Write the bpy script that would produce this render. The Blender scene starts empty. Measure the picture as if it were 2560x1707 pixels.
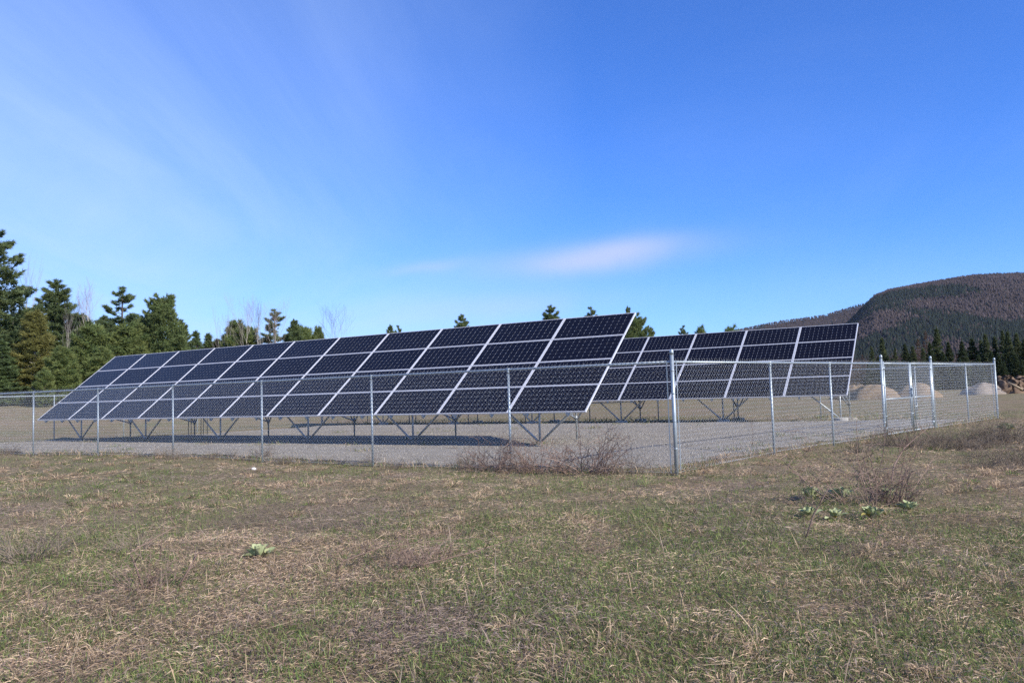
import bpy, math, random
import numpy as np
from mathutils import Vector, Matrix

random.seed(7)
RNG = np.random.default_rng(7)
SC = bpy.context.scene
COL = SC.collection
R = math.radians

# ------------------------------------------------------------------ camera
F_PX, PITCH, ROLL, EYE = 2001.88, 0.0632, 0.0313, 1.3512       # focal length in pixels of a 2560 wide frame
cd = bpy.data.cameras.new('camera')
cd.sensor_width = 36.0
cd.lens = F_PX / 2560 * 36.0
cd.clip_start = 0.05
cd.clip_end = 20000
cam = bpy.data.objects.new('camera', cd)
COL.objects.link(cam)
fwd = Vector((0, math.cos(PITCH), math.sin(PITCH)))
up0 = Vector((0, -math.sin(PITCH), math.cos(PITCH)))
rt0 = Vector((1, 0, 0))
rgt = math.cos(ROLL) * rt0 - math.sin(ROLL) * up0
upv = math.sin(ROLL) * rt0 + math.cos(ROLL) * up0
cam.matrix_world = Matrix(((rgt.x, upv.x, -fwd.x, 0), (rgt.y, upv.y, -fwd.y, 0), (rgt.z, upv.z, -fwd.z, EYE), (0, 0, 0, 1)))
SC.camera = cam

# ------------------------------------------------------------------ light
SUN_AZ = math.atan2(1.234, -1.048)       # clockwise from +Y: the sun stands behind the camera on the right
SUN_EL = R(31.7)
sd = bpy.data.lights.new('sun', 'SUN')
sd.energy = 5.0
sd.angle = R(0.53)
sd.color = (1.0, 0.92, 0.79)
sun = bpy.data.objects.new('sun', sd)
COL.objects.link(sun)
sdir = Vector((math.sin(SUN_AZ) * math.cos(SUN_EL), math.cos(SUN_AZ) * math.cos(SUN_EL), math.sin(SUN_EL)))
sun.rotation_euler = sdir.to_track_quat('Z', 'Y').to_euler()
sun.location = (20, -20, 40)

world = bpy.data.worlds.new('World')
SC.world = world
world.use_nodes = True


def nn(nt, typ, **kw):
    n = nt.nodes.new(typ)
    for k, v in kw.items():
        setattr(n, k, v)
    return n


def mth(nt, op, a, b=None, c=None, clamp=False):
    n = nt.nodes.new('ShaderNodeMath')
    n.operation = op
    n.use_clamp = clamp
    for i, v in enumerate((a, b, c)):
        if v is None:
            continue
        if isinstance(v, (int, float)):
            n.inputs[i].default_value = v
        else:
            nt.links.new(v, n.inputs[i])
    return n.outputs[0]


def mixc(nt, fac, a, b, blend='MIX'):
    n = nt.nodes.new('ShaderNodeMix')
    n.data_type = 'RGBA'
    n.blend_type = blend
    n.clamp_factor = True
    for sock, v in ((n.inputs[0], fac), (n.inputs[6], a), (n.inputs[7], b)):
        if isinstance(v, (int, float)):
            sock.default_value = v
        elif isinstance(v, tuple):
            sock.default_value = (*v, 1) if len(v) == 3 else v
        else:
            nt.links.new(v, sock)
    return n.outputs[2]


def build_world():
    nt = world.node_tree
    nt.nodes.clear()
    out = nn(nt, 'ShaderNodeOutputWorld')
    bg = nn(nt, 'ShaderNodeBackground')
    sky = nn(nt, 'ShaderNodeTexSky')
    sky.sky_type = 'NISHITA'
    sky.sun_disc = False
    sky.sun_elevation = SUN_EL
    sky.sun_rotation = SUN_AZ
    sky.altitude = 400
    sky.air_density = 1.0
    sky.dust_density = 0.25
    sky.ozone_density = 2.6
    bg.inputs[1].default_value = 0.080
    tc = nn(nt, 'ShaderNodeTexCoord')
    sep = nn(nt, 'ShaderNodeSeparateXYZ')
    nt.links.new(tc.outputs['Generated'], sep.inputs[0])
    x, y, z = sep.outputs
    az = mth(nt, 'ARCTAN2', x, y)
    el = mth(nt, 'ARCSINE', z)
    # high thin cirrus: streaks on a flat cloud sheet far above
    zz = mth(nt, 'ADD', mth(nt, 'MAXIMUM', z, 0.0), 0.12)
    cx = mth(nt, 'DIVIDE', x, zz)
    cy = mth(nt, 'DIVIDE', y, zz)
    comb = nn(nt, 'ShaderNodeCombineXYZ')
    nt.links.new(cx, comb.inputs[0])
    nt.links.new(cy, comb.inputs[1])
    mp = nn(nt, 'ShaderNodeMapping')
    mp.inputs['Rotation'].default_value = (0, 0, R(35))
    mp.inputs['Scale'].default_value = (0.55, 0.22, 1)
    nt.links.new(comb.outputs[0], mp.inputs[0])
    nz = nn(nt, 'ShaderNodeTexNoise')
    nz.inputs['Scale'].default_value = 1.1
    nz.inputs['Detail'].default_value = 6
    nz.inputs['Roughness'].default_value = 0.5
    nz.inputs['Distortion'].default_value = 0.6
    nt.links.new(mp.outputs[0], nz.inputs['Vector'])
    streak = mth(nt, 'MULTIPLY_ADD', nz.outputs[0], 3.4, -1.35, clamp=True)
    # a broad fibrous veil of cirrus lies over the left (west) part of the sky
    nz2 = nn(nt, 'ShaderNodeTexNoise')
    nz2.inputs['Scale'].default_value = 0.55
    nz2.inputs['Detail'].default_value = 8
    nz2.inputs['Roughness'].default_value = 0.62
    nz2.inputs['Distortion'].default_value = 1.2
    mp2 = nn(nt, 'ShaderNodeMapping')
    mp2.inputs['Rotation'].default_value = (0, 0, R(-25))
    mp2.inputs['Scale'].default_value = (0.9, 0.35, 1)
    mp2.inputs['Location'].default_value = (2.3, 1.1, 0)
    nt.links.new(comb.outputs[0], mp2.inputs[0])
    nt.links.new(mp2.outputs[0], nz2.inputs['Vector'])
    fib = mth(nt, 'MULTIPLY_ADD', nz2.outputs[0], 3.6, -1.25, clamp=True)
    veil = mth(nt, 'MULTIPLY_ADD', az, -1.25, 0.13, clamp=True)
    low = mth(nt, 'MULTIPLY_ADD', el, -1.3, 1.05, clamp=True)
    cir = mth(nt, 'MULTIPLY', mth(nt, 'MULTIPLY', veil, low), mth(nt, 'MULTIPLY_ADD', fib, 0.50, 0.52))
    cir = mth(nt, 'ADD', cir, mth(nt, 'MULTIPLY', mth(nt, 'MULTIPLY', streak, fib), 0.20), clamp=True)

    hor = mth(nt, 'MULTIPLY_ADD', mth(nt, 'MAXIMUM', el, 0.0), -5.5, 1.0, clamp=True)       # pale air low over the horizon, all round
    cir = mth(nt, 'ADD', cir, mth(nt, 'MULTIPLY', mth(nt, 'POWER', hor, 1.5), 0.42), clamp=True)
    wob = nn(nt, 'ShaderNodeTexNoise')
    wob.inputs['Scale'].default_value = 9
    wob.inputs['Detail'].default_value = 5
    nt.links.new(tc.outputs['Generated'], wob.inputs['Vector'])
    wv = mth(nt, 'SUBTRACT', wob.outputs[0], 0.5)

    def lens(a0, e0, sa, se, slope, amt):
        da = mth(nt, 'SUBTRACT', az, a0)
        de = mth(nt, 'SUBTRACT', el, e0)
        de = mth(nt, 'SUBTRACT', de, mth(nt, 'MULTIPLY', da, slope))
        de = mth(nt, 'ADD', de, mth(nt, 'MULTIPLY', wv, 0.018))
        q = mth(nt, 'ADD', mth(nt, 'POWER', mth(nt, 'ABSOLUTE', mth(nt, 'DIVIDE', da, sa)), 2.0),
                mth(nt, 'POWER', mth(nt, 'ABSOLUTE', mth(nt, 'DIVIDE', de, se)), 2.0))
        g = mth(nt, 'EXPONENT', mth(nt, 'MULTIPLY', q, -1.0))
        return mth(nt, 'MULTIPLY', g, amt)
    c1 = lens(0.105, 0.163, 0.130, 0.0185, 0.055, 0.52)
    c2 = lens(-0.105, 0.160, 0.05, 0.008, 0.10, 0.22)
    c3 = lens(-0.02, 0.105, 0.14, 0.022, 0.05, 0.28)
    c4 = lens(0.15, 0.178, 0.06, 0.011, 0.03, 0.22)
    pink = mth(nt, 'ADD', mth(nt, 'ADD', c1, c2), mth(nt, 'ADD', c3, c4), clamp=True)
    air = mixc(nt, 1.0, sky.outputs[0], (0.53, 1.02, 2.0), 'MULTIPLY')     # deep clear-day blue
    c = mixc(nt, cir, air, (5.6, 7.4, 10.8))
    fibre = mth(nt, 'MULTIPLY_ADD', wob.outputs[0], 1.1, 0.45)
    c = mixc(nt, mth(nt, 'MULTIPLY', pink, fibre, clamp=True), c, (6.1, 6.4, 10.6))
    nt.links.new(c, bg.inputs[0])
    nt.links.new(bg.outputs[0], out.inputs[0])


build_world()
SC.view_settings.view_transform = 'Standard'
SC.view_settings.look = 'None'
SC.view_settings.exposure = 0.52
SC.view_settings.gamma = 1.0
SC.view_settings.use_curve_mapping = False
SC.cycles.use_denoising = False
SC.cycles.max_bounces = 6
SC.cycles.transparent_max_bounces = 8
SC.cycles.pixel_filter_type = 'BLACKMAN_HARRIS'
SC.cycles.filter_width = 1.5


# ------------------------------------------------------------------ helpers
def mat(name, color, rough=0.6, metal=0.0, spec=0.5, var=0.0, scale=6.0, bump=0.0, bscale=30.0, color2=None, attr=False, coat=0.0, detail=6.0, thin=0.0):
    m = bpy.data.materials.new(name)
    m.use_nodes = True
    nt = m.node_tree
    b = nt.nodes['Principled BSDF']
    b.inputs['Roughness'].default_value = rough
    b.inputs['Metallic'].default_value = metal
    b.inputs['Specular IOR Level'].default_value = spec
    b.inputs['Coat Weight'].default_value = coat
    b.inputs['Coat Roughness'].default_value = 0.04
    b.inputs['Base Color'].default_value = (*color, 1)
    tc = nn(nt, 'ShaderNodeTexCoord')
    src = None
    if attr:
        a = nn(nt, 'ShaderNodeVertexColor')
        a.layer_name = 'tint'
        src = a.outputs[0]
    if var > 0 or color2 is not None:
        nz = nn(nt, 'ShaderNodeTexNoise')
        nz.inputs['Scale'].default_value = scale
        nz.inputs['Detail'].default_value = detail
        nz.inputs['Roughness'].default_value = 0.65
        nt.links.new(tc.outputs['Object'], nz.inputs['Vector'])
        f = mth(nt, 'MULTIPLY_ADD', nz.outputs[0], 3.0, -1.0, clamp=True)
        c2 = color2 if color2 is not None else tuple(max(0, v * (1 - var)) for v in color)
        src = mixc(nt, f, color, c2)
    if src is not None:
        nt.links.new(src, b.inputs['Base Color'])
    if thin > 0:
        tl = nn(nt, 'ShaderNodeBsdfTranslucent')
        if src is not None:
            nt.links.new(src, tl.inputs[0])
        else:
            tl.inputs[0].default_value = (*color, 1)
        mx = nn(nt, 'ShaderNodeMixShader')
        mx.inputs[0].default_value = thin
        nt.links.new(b.outputs[0], mx.inputs[1])
        nt.links.new(tl.outputs[0], mx.inputs[2])
        nt.links.new(mx.outputs[0], nt.nodes['Material Output'].inputs['Surface'])
    if bump > 0:
        n2 = nn(nt, 'ShaderNodeTexNoise')
        n2.inputs['Scale'].default_value = bscale
        n2.inputs['Detail'].default_value = 8
        nt.links.new(tc.outputs['Object'], n2.inputs['Vector'])
        bp = nn(nt, 'ShaderNodeBump')
        bp.inputs['Strength'].default_value = bump
        bp.inputs['Distance'].default_value = 0.02
        nt.links.new(n2.outputs[0], bp.inputs['Height'])
        nt.links.new(bp.outputs[0], b.inputs['Normal'])
    return m


class MB:
    """collects vertices and faces; becomes one mesh"""

    def __init__(self):
        self.v = []
        self.f = []

    def add(self, vs, fs):
        o = len(self.v)
        self.v.extend(tuple(map(float, q)) for q in vs)
        self.f.extend(tuple(i + o for i in q) for q in fs)

    def box(self, c, h, m=None):
        vs = []
        for sx in (-1, 1):
            for sy in (-1, 1):
                for sz in (-1, 1):
                    p = Vector((sx * h[0], sy * h[1], sz * h[2]))
                    if m is not None:
                        p = m @ p
                    vs.append((p.x + c[0], p.y + c[1], p.z + c[2]))
        self.add(vs, [(0, 1, 3, 2), (4, 6, 7, 5), (0, 4, 5, 1), (2, 3, 7, 6), (0, 2, 6, 4), (1, 5, 7, 3)])

    def tube(self, pts, rad, n=8, cap=True):
        pts = [Vector(p) for p in pts]
        if isinstance(rad, (int, float)):
            rad = [rad] * len(pts)
        o = len(self.v)
        ref = None
        for i, p in enumerate(pts):
            d = (pts[min(i + 1, len(pts) - 1)] - pts[max(i - 1, 0)])
            if d.length < 1e-9:
                d = Vector((0, 0, 1))
            d.normalize()
            if ref is None:
                ref = Vector((1, 0, 0)) if abs(d.x) < 0.8 else Vector((0, 1, 0))
            a = d.cross(ref)
            a.normalize()
            b = a.cross(d)
            ref = b
            for k in range(n):
                t = 2 * math.pi * k / n
                q = p + a * (rad[i] * math.cos(t)) + b * (rad[i] * math.sin(t))
                self.v.append((q.x, q.y, q.z))
        for i in range(len(pts) - 1):
            for k in range(n):
                k2 = (k + 1) % n
                self.f.append((o + i * n + k, o + i * n + k2, o + (i + 1) * n + k2, o + (i + 1) * n + k))
        if cap:
            self.f.append(tuple(o + k for k in range(n))[::-1])
            e = o + (len(pts) - 1) * n
            self.f.append(tuple(e + k for k in range(n)))

    def mesh(self, name, material, smooth=False):
        me = bpy.data.meshes.new(name)
        me.from_pydata(self.v, [], self.f)
        if smooth:
            me.polygons.foreach_set('use_smooth', [True] * len(me.polygons))
        if material:
            me.materials.append(material)
        me.update()
        return me


def np_mesh(name, V, Fc, material, tint=None, smooth=False):
    """V (n,3), Fc (m,k) -> mesh, built fast; tint (n,3) becomes a colour attribute"""
    V = np.asarray(V, np.float32)
    Fc = np.asarray(Fc, np.int32)
    m, k = Fc.shape
    me = bpy.data.meshes.new(name)
    me.vertices.add(len(V))
    me.vertices.foreach_set('co', V.ravel())
    me.loops.add(m * k)
    me.loops.foreach_set('vertex_index', Fc.ravel())
    me.polygons.add(m)
    me.polygons.foreach_set('loop_start', np.arange(0, m * k, k, dtype=np.int32))
    if smooth:
        me.polygons.foreach_set('use_smooth', np.ones(m, bool))
    if tint is not None:
        a = me.color_attributes.new('tint', 'FLOAT_COLOR', 'POINT')
        c = np.ones((len(V), 4), np.float32)
        c[:, :3] = tint
        a.data.foreach_set('color', c.ravel())
    if material:
        me.materials.append(material)
    me.update(calc_edges=True)
    return me


def obj(name, me, parent=None, loc=(0, 0, 0), rot=(0, 0, 0), scale=(1, 1, 1)):
    o = bpy.data.objects.new(name, me)
    COL.objects.link(o)
    o.location = loc
    o.rotation_euler = rot
    o.scale = scale
    if parent is not None:
        o.parent = parent
    return o


def tag(o, label=None, cat=None, group=None, kind=None):
    for k, v in (('label', label), ('category', cat), ('group', group), ('kind', kind)):
        if v:
            o[k] = v
    return o


def thing(name, label, cat, loc=(0, 0, 0), rotz=0.0, group=None, scale=1.0):
    o = bpy.data.objects.new(name, None)
    COL.objects.link(o)
    o.empty_display_size = 0.3
    o.location = loc
    o.rotation_euler = (0, 0, rotz)
    o.scale = (scale, scale, scale) if isinstance(scale, (int, float)) else scale
    return tag(o, label, cat, group)


# value noise on numpy arrays
_LAT = np.random.default_rng(3).random((256, 256))


def vnoise(x, y):
    x = np.asarray(x, float)
    y = np.asarray(y, float)
    xi = np.floor(x).astype(int)
    yi = np.floor(y).astype(int)
    fx = x - xi
    fy = y - yi
    fx = fx * fx * (3 - 2 * fx)
    fy = fy * fy * (3 - 2 * fy)
    a = _LAT[xi & 255, yi & 255]
    b = _LAT[(xi + 1) & 255, yi & 255]
    c = _LAT[xi & 255, (yi + 1) & 255]
    d = _LAT[(xi + 1) & 255, (yi + 1) & 255]
    return (a * (1 - fx) + b * fx) * (1 - fy) + (c * (1 - fx) + d * fx) * fy


def fbm(x, y, o=4):
    s = 0
    a = 0.5
    t = 0
    for i in range(o):
        s = s + a * vnoise(x * 2 ** i + 17.3 * i, y * 2 ** i + 5.1 * i)
        t += a
        a *= 0.5
    return s / t


def sstep(a, b, v):
    t = np.clip((v - a) / (b - a), 0, 1)
    return t * t * (3 - 2 * t)


# ------------------------------------------------------------------ site plan
CORNER = np.array([2.613, 13.145])
D1 = np.array([-math.cos(0.5199), math.sin(0.5199)])       # front fence runs left and away
D2 = np.array([math.sin(0.7926), math.cos(0.7926)])        # right fence runs right and away
S1 = [0, 3.111, 6.336, 9.471, 12.480, 15.440, 18.373, 21.3, 24.2, 27.0]
S2 = [3.292, 5.930, 8.799, 12.239, 15.194, 18.175]
FRONT = [CORNER + s * D1 for s in S1]
RIGHT = [CORNER + s * D2 for s in S2]
LC = FRONT[-1]
RC = RIGHT[-1]
BL = np.array([-9.86, 41.2])
H_RAIL = 1.765
PAD = np.array([(2.55, 13.75), (4.6, 15.75), (6.5, 17.6), (8.5, 19.5), (11.2, 22.2), (14.6, 25.7), (13.2, 26.7), (9.6, 28.0), (0.95, 32.9), (-6.7, 37.5),
                (-9.3, 37.6), (-10.8, 35.7), (-12.4, 33.8), (-13.8, 32.6), (-16.0, 32.4), (-18.4, 30.9), (-20.2, 27.5), (-20.2, 26.75), (-9.0, 20.4)])


def inpoly(x, y, P):
    x = np.asarray(x)
    y = np.asarray(y)
    r = np.zeros(x.shape, bool)
    n = len(P)
    j = n - 1
    for i in range(n):
        xi, yi = P[i]
        xj, yj = P[j]
        c = ((yi > y) != (yj > y)) & (x < (xj - xi) * (y - yi) / (yj - yi + 1e-12) + xi)
        r ^= c
        j = i
    return r


def polydist(x, y, P):
    """signed distance, positive inside"""
    x = np.asarray(x, float)
    y = np.asarray(y, float)
    d = np.full(x.shape, 1e9)
    n = len(P)
    for i in range(n):
        a = np.array(P[i])
        b = np.array(P[(i + 1) % n])
        ab = b - a
        t = np.clip(((x - a[0]) * ab[0] + (y - a[1]) * ab[1]) / (ab @ ab), 0, 1)
        d = np.minimum(d, np.hypot(x - a[0] - t * ab[0], y - a[1] - t * ab[1]))
    return np.where(inpoly(x, y, P), d, -d)


def hz(x, y):
    """height of the ground"""
    x = np.asarray(x, float)
    y = np.asarray(y, float)
    r = np.hypot(x, y)
    z = 0.10 * sstep(-0.6, 2.2, polydist(x, y, PAD))
    s = (x - CORNER[0]) * D1[0] + (y - CORNER[1]) * D1[1]
    q = (x - CORNER[0]) * D1[1] - (y - CORNER[1]) * D1[0]
    zf = np.interp(s, [-4, 0, 3, 6.3, 9.5, 12.5, 15.4, 18.4, 27], [0, -.06, -.06, -.07, .0, .06, .06, .03, .03])
    z = z + zf * np.exp(-(q / 2.2) ** 2)
    a = np.arctan2(x, y)
    z = z + 1.55 * sstep(44, 74, r) * sstep(-0.05, -0.36, a) * (np.cos(a) > 0)
    z = z + 0.9 * sstep(80, 200, r) * sstep(0.2, 0.5, a)
    near = np.clip(1.2 - sstep(-0.3, 0.8, polydist(x, y, PAD)), 0, 1)
    z = z + near * (0.10 * (fbm(x * 0.45, y * 0.45, 3) - 0.5) + 0.05 * (vnoise(x * 2.6, y * 2.6) - 0.5)) * sstep(400, 60, r)
    return z


def hz1(x, y):
    return float(hz(np.array([x]), np.array([y]))[0])


def bearing(px, d):
    """point on the ground plan at depth d metres on the bearing of a photo column"""
    return ((px - 1280) / F_PX + 0.0010) * d, d


# ------------------------------------------------------------------ materials
M_galv = mat('galvanised_steel', (0.37, 0.43, 0.47), rough=0.5, metal=0.55, var=0.22, scale=25, detail=4)
M_wire = mat('galvanised_wire', (0.60, 0.63, 0.64), rough=0.45, metal=0.4)
M_rack = mat('weathered_galvanised_pipe', (0.40, 0.44, 0.46), rough=0.5, metal=0.5, var=0.25, scale=18)
M_alu = mat('anodised_aluminium', (0.68, 0.69, 0.72), rough=0.38, metal=0.25, spec=0.5)
M_back = mat('white_backsheet', (0.42, 0.44, 0.48), rough=0.5)
M_cell = mat('silicon_cell', (0.0045, 0.0042, 0.0085), rough=0.32, spec=0.15, coat=0.06, color2=(0.006, 0.0055, 0.010), scale=0.7, detail=1)
def cell_variation():
    nt = M_cell.node_tree
    b = nt.nodes['Principled BSDF']
    oi = nn(nt, 'ShaderNodeObjectInfo')
    old = b.inputs['Base Color'].links[0].from_socket
    nt.links.new(mixc(nt, mth(nt, 'MULTIPLY', oi.outputs['Random'], 0.7), old, (0.0065, 0.0062, 0.011)), b.inputs['Base Color'])
    nt.links.new(mth(nt, 'MULTIPLY_ADD', oi.outputs['Random'], 0.12, 0.26), b.inputs['Roughness'])


cell_variation()
M_conc = mat('concrete', (0.42, 0.41, 0.38), rough=0.9, var=0.3, scale=8, bump=0.3)
M_box = mat('grey_cabinet_paint', (0.36, 0.39, 0.41), rough=0.45)
M_cable = mat('dark_conduit', (0.06, 0.065, 0.07), rough=0.5)
M_blade = mat('grass_blades', (0.2, 0.2, 0.1), rough=0.85, spec=0.08, attr=True, thin=0.3)
M_twig = mat('dead_twigs', (0.145, 0.118, 0.092), rough=0.85, spec=0.1, color2=(0.225, 0.185, 0.148), scale=3)
M_twigred = mat('reddish_twigs', (0.15, 0.10, 0.08), rough=0.85, spec=0.1, color2=(0.235, 0.175, 0.145), scale=3)
M_mull = mat('woolly_leaf', (0.275, 0.325, 0.165), rough=0.95, spec=0.1, color2=(0.38, 0.40, 0.23), scale=9, bump=0.15, bscale=60)
M_mull_y = mat('yellowing_leaf', (0.40, 0.33, 0.10), rough=0.95, spec=0.1, color2=(0.25, 0.22, 0.07), scale=12)
M_bark = mat('dark_bark', (0.10, 0.075, 0.06), rough=0.95, spec=0.1, var=0.45, scale=9)
M_birch = mat('pale_bark', (0.50, 0.47, 0.43), rough=0.9, spec=0.1, var=0.35, scale=4)
M_needle = mat('needles', (0.05, 0.08, 0.03), rough=0.7, spec=0.2, attr=True, thin=0.4)
M_soilpile = mat('sandy_soil', (0.25, 0.19, 0.125), rough=1.0, spec=0.05, color2=(0.185, 0.135, 0.09), scale=1.6, bump=0.6, bscale=9)
M_brownpile = mat('dark_topsoil', (0.115, 0.080, 0.058), rough=1.0, spec=0.05, color2=(0.185, 0.135, 0.10), scale=2.5, bump=0.9, bscale=6)
M_greypile = mat('grey_gravelly_soil', (0.27, 0.235, 0.20), rough=1.0, spec=0.05, color2=(0.20, 0.17, 0.145), scale=2.5, bump=0.6, bscale=8)
M_wood = mat('splintered_wood', (0.33, 0.26, 0.18), rough=0.9, var=0.4, scale=6)
M_rock = mat('white_stone', (0.72, 0.72, 0.72), rough=0.8, var=0.15)


def ground_material():
    m = bpy.data.materials.new('field_turf')
    m.use_nodes = True
    nt = m.node_tree
    b = nt.nodes['Principled BSDF']
    b.inputs['Roughness'].default_value = 1.0
    b.inputs['Specular IOR Level'].default_value = 0.05
    tc = nn(nt, 'ShaderNodeTexCoord')

    def noise(scale, det=6, rough=0.6, stretch=None):
        n = nn(nt, 'ShaderNodeTexNoise')
        n.inputs['Scale'].default_value = scale
        n.inputs['Detail'].default_value = det
        n.inputs['Roughness'].default_value = rough
        v = tc.outputs['Object']
        if stretch:
            mp = nn(nt, 'ShaderNodeMapping')
            mp.inputs['Scale'].default_value = stretch
            nt.links.new(v, mp.inputs[0])
            v = mp.outputs[0]
        nt.links.new(v, n.inputs['Vector'])
        return n.outputs[0]
    big = mth(nt, 'MULTIPLY_ADD', noise(0.16, 5, 0.6), 3.6, -1.35, clamp=True)
    mid = mth(nt, 'MULTIPLY_ADD', noise(1.1, 6, 0.65), 3.4, -1.2, clamp=True)
    fine = mth(nt, 'MULTIPLY_ADD', noise(14, 6, 0.7), 3.0, -1.0, clamp=True)
    c = mixc(nt, big, (0.25, 0.195, 0.122), (0.145, 0.165, 0.062))
    c = mixc(nt, mth(nt, 'MULTIPLY', mid, 0.75), c, (0.31, 0.24, 0.165))
    c = mixc(nt, mth(nt, 'MULTIPLY', fine, 0.6), c, (0.115, 0.090, 0.062))
    nt.links.new(c, b.inputs['Base Color'])
    bp = nn(nt, 'ShaderNodeBump')
    bp.inputs['Strength'].default_value = 0.7
    bp.inputs['Distance'].default_value = 0.06
    nt.links.new(noise(22, 8, 0.7), bp.inputs['Height'])
    nt.links.new(bp.outputs[0], b.inputs['Normal'])
    return m


def gravel_material():
    m = bpy.data.materials.new('crushed_stone')
    m.use_nodes = True
    nt = m.node_tree
    b = nt.nodes['Principled BSDF']
    b.inputs['Roughness'].default_value = 0.9
    b.inputs['Specular IOR Level'].default_value = 0.2
    tc = nn(nt, 'ShaderNodeTexCoord')
    vo = nn(nt, 'ShaderNodeTexVoronoi')
    vo.inputs['Scale'].default_value = 46
    nt.links.new(tc.outputs['Object'], vo.inputs['Vector'])
    sep = nn(nt, 'ShaderNodeSeparateColor')
    nt.links.new(vo.outputs['Color'], sep.inputs[0])
    nz = nn(nt, 'ShaderNodeTexNoise')
    nz.inputs['Scale'].default_value = 0.8
    nz.inputs['Detail'].default_value = 5
    nt.links.new(tc.outputs['Object'], nz.inputs['Vector'])
    c = mixc(nt, sep.outputs[0], (0.182, 0.162, 0.130), (0.36, 0.325, 0.265))
    f = mth(nt, 'MULTIPLY_ADD', nz.outputs[0], 3.0, -1.35, clamp=True)
    c = mixc(nt, mth(nt, 'MULTIPLY', f, 0.35), c, (0.19, 0.17, 0.14))
    nt.links.new(c, b.inputs['Base Color'])
    bp = nn(nt, 'ShaderNodeBump')
    bp.inputs['Strength'].default_value = 0.8
    bp.inputs['Distance'].default_value = 0.02
    nt.links.new(mth(nt, 'MULTIPLY', vo.outputs['Distance'], -1.0), bp.inputs['Height'])
    nt.links.new(bp.outputs[0], b.inputs['Normal'])
    return m


M_ground = ground_material()
M_gravel = gravel_material()
M_stone = mat('stone_chips', (0.3, 0.3, 0.29), rough=0.85, spec=0.25, attr=True)
M_hill = mat('forest_floor', (0.075, 0.058, 0.052), rough=1.0, spec=0.02, color2=(0.055, 0.045, 0.04), scale=0.01)
M_forest = mat('forest_crowns', (0.1, 0.1, 0.1), rough=0.95, spec=0.05, attr=True)


# ------------------------------------------------------------------ ground
def build_ground():
    nr, na = 230, 300
    r = 0.4 * (3600 / 0.4) ** (np.arange(nr) / (nr - 1))
    # finer angular steps in front
    t = np.linspace(-1, 1, na, endpoint=False)
    a = math.pi * (0.45 * t + 0.55 * t ** 3)
    rr, aa = np.meshgrid(r, a, indexing='ij')
    X = rr * np.sin(aa)
    Y = rr * np.cos(aa)
    Z = hz(X, Y)
    V = np.stack([X, Y, Z], -1).reshape(-1, 3)
    V = np.vstack([V, [[0, 0, hz1(0, 0)]]])
    i, j = np.meshgrid(np.arange(nr - 1), np.arange(na), indexing='ij')
    j2 = (j + 1) % na
    Fq = np.stack([i * na + j, i * na + j2, (i + 1) * na + j2, (i + 1) * na + j], -1).reshape(-1, 4)
    Fq = Fq[:, ::-1]
    c = len(V) - 1
    jj = np.arange(na)
    tri = np.stack([jj, np.full(na, c), np.full(na, c), (jj + 1) % na], -1)
    me = np_mesh('ground', V, Fq, M_ground, smooth=True)
    return tag(obj('ground', me), kind='structure')


def build_pad():
    st = 0.14
    xs = np.arange(-21, 15.5, st)
    ys = np.arange(13.2, 39, st)
    X, Y = np.meshgrid(xs, ys, indexing='ij')
    D = polydist(X, Y, PAD) + 0.9 * (fbm(X * 0.9, Y * 0.9, 4) - 0.5)
    ins = D > -0.05
    Z = hz(X, Y) + np.clip(0.016 * sstep(-0.15, 0.25, D), 0.004, 0.02) + 0.02 * (fbm(X * 1.7, Y * 1.7, 3) - 0.5)
    Z = np.maximum(Z, hz(X, Y) + 0.005)
    idx = np.arange(X.size).reshape(X.shape)
    q = ins[:-1, :-1] & ins[1:, :-1] & ins[1:, 1:] & ins[:-1, 1:]
    Fq = np.stack([idx[:-1, :-1], idx[1:, :-1], idx[1:, 1:], idx[:-1, 1:]], -1)[q]
    V = np.stack([X, Y, Z], -1).reshape(-1, 3)
    used = np.unique(Fq)
    remap = -np.ones(len(V), int)
    remap[used] = np.arange(len(used))
    me = np_mesh('gravel_pad', V[used], remap[Fq], M_gravel, smooth=True)
    pad = tag(obj('gravel_pad', me), kind='structure')
    # loose chips lying on it
    n = 42000
    u = RNG.random((n * 4, 2))
    x = -21 + 36.5 * u[:, 0]
    y = 13.2 + 25 * u[:, 1]
    d = np.hypot(x, y)
    keep = (polydist(x, y, PAD) > 0.0) & (RNG.random(len(x)) < np.clip((21 / d) ** 2.2, 0, 1))
    x = x[keep][:n]
    y = y[keep][:n]
    n = len(x)
    s = 0.007 + 0.011 * RNG.random(n) ** 2
    z = hz(x, y) + 0.014 + s * 0.5
    base = np.array([(1.1, 0, -.4), (-.55, .95, -.4), (-.55, -.95, -.4), (0, 0, .75)])
    fc = np.array([(0, 1, 3), (1, 2, 3), (2, 0, 3), (0, 2, 1)])
    th = RNG.random(n) * 6.28
    V = base[None] * s[:, None, None] * (0.7 + 0.6 * RNG.random((n, 4, 1)))
    V = V + 0.35 * s[:, None, None] * (RNG.random((n, 4, 3)) - 0.5)
    c, sn = np.cos(th)[:, None], np.sin(th)[:, None]
    V = np.stack([V[..., 0] * c - V[..., 1] * sn, V[..., 0] * sn + V[..., 1] * c, V[..., 2]], -1)
    V += np.stack([x, y, z], -1)[:, None]
    Fc = (fc[None] + 4 * np.arange(n)[:, None, None]).reshape(-1, 3)
    g = 0.14 + 0.33 * RNG.random(n) ** 1.4
    t = np.stack([g * 1.04, g * 0.96, g * 0.83], -1)
    me = np_mesh('gravel_stones', V.reshape(-1, 3), Fc, M_stone, np.repeat(t, 4, 0))
    tag(obj('gravel_stones', me, pad), kind='stuff')


build_ground()
build_pad()


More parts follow.
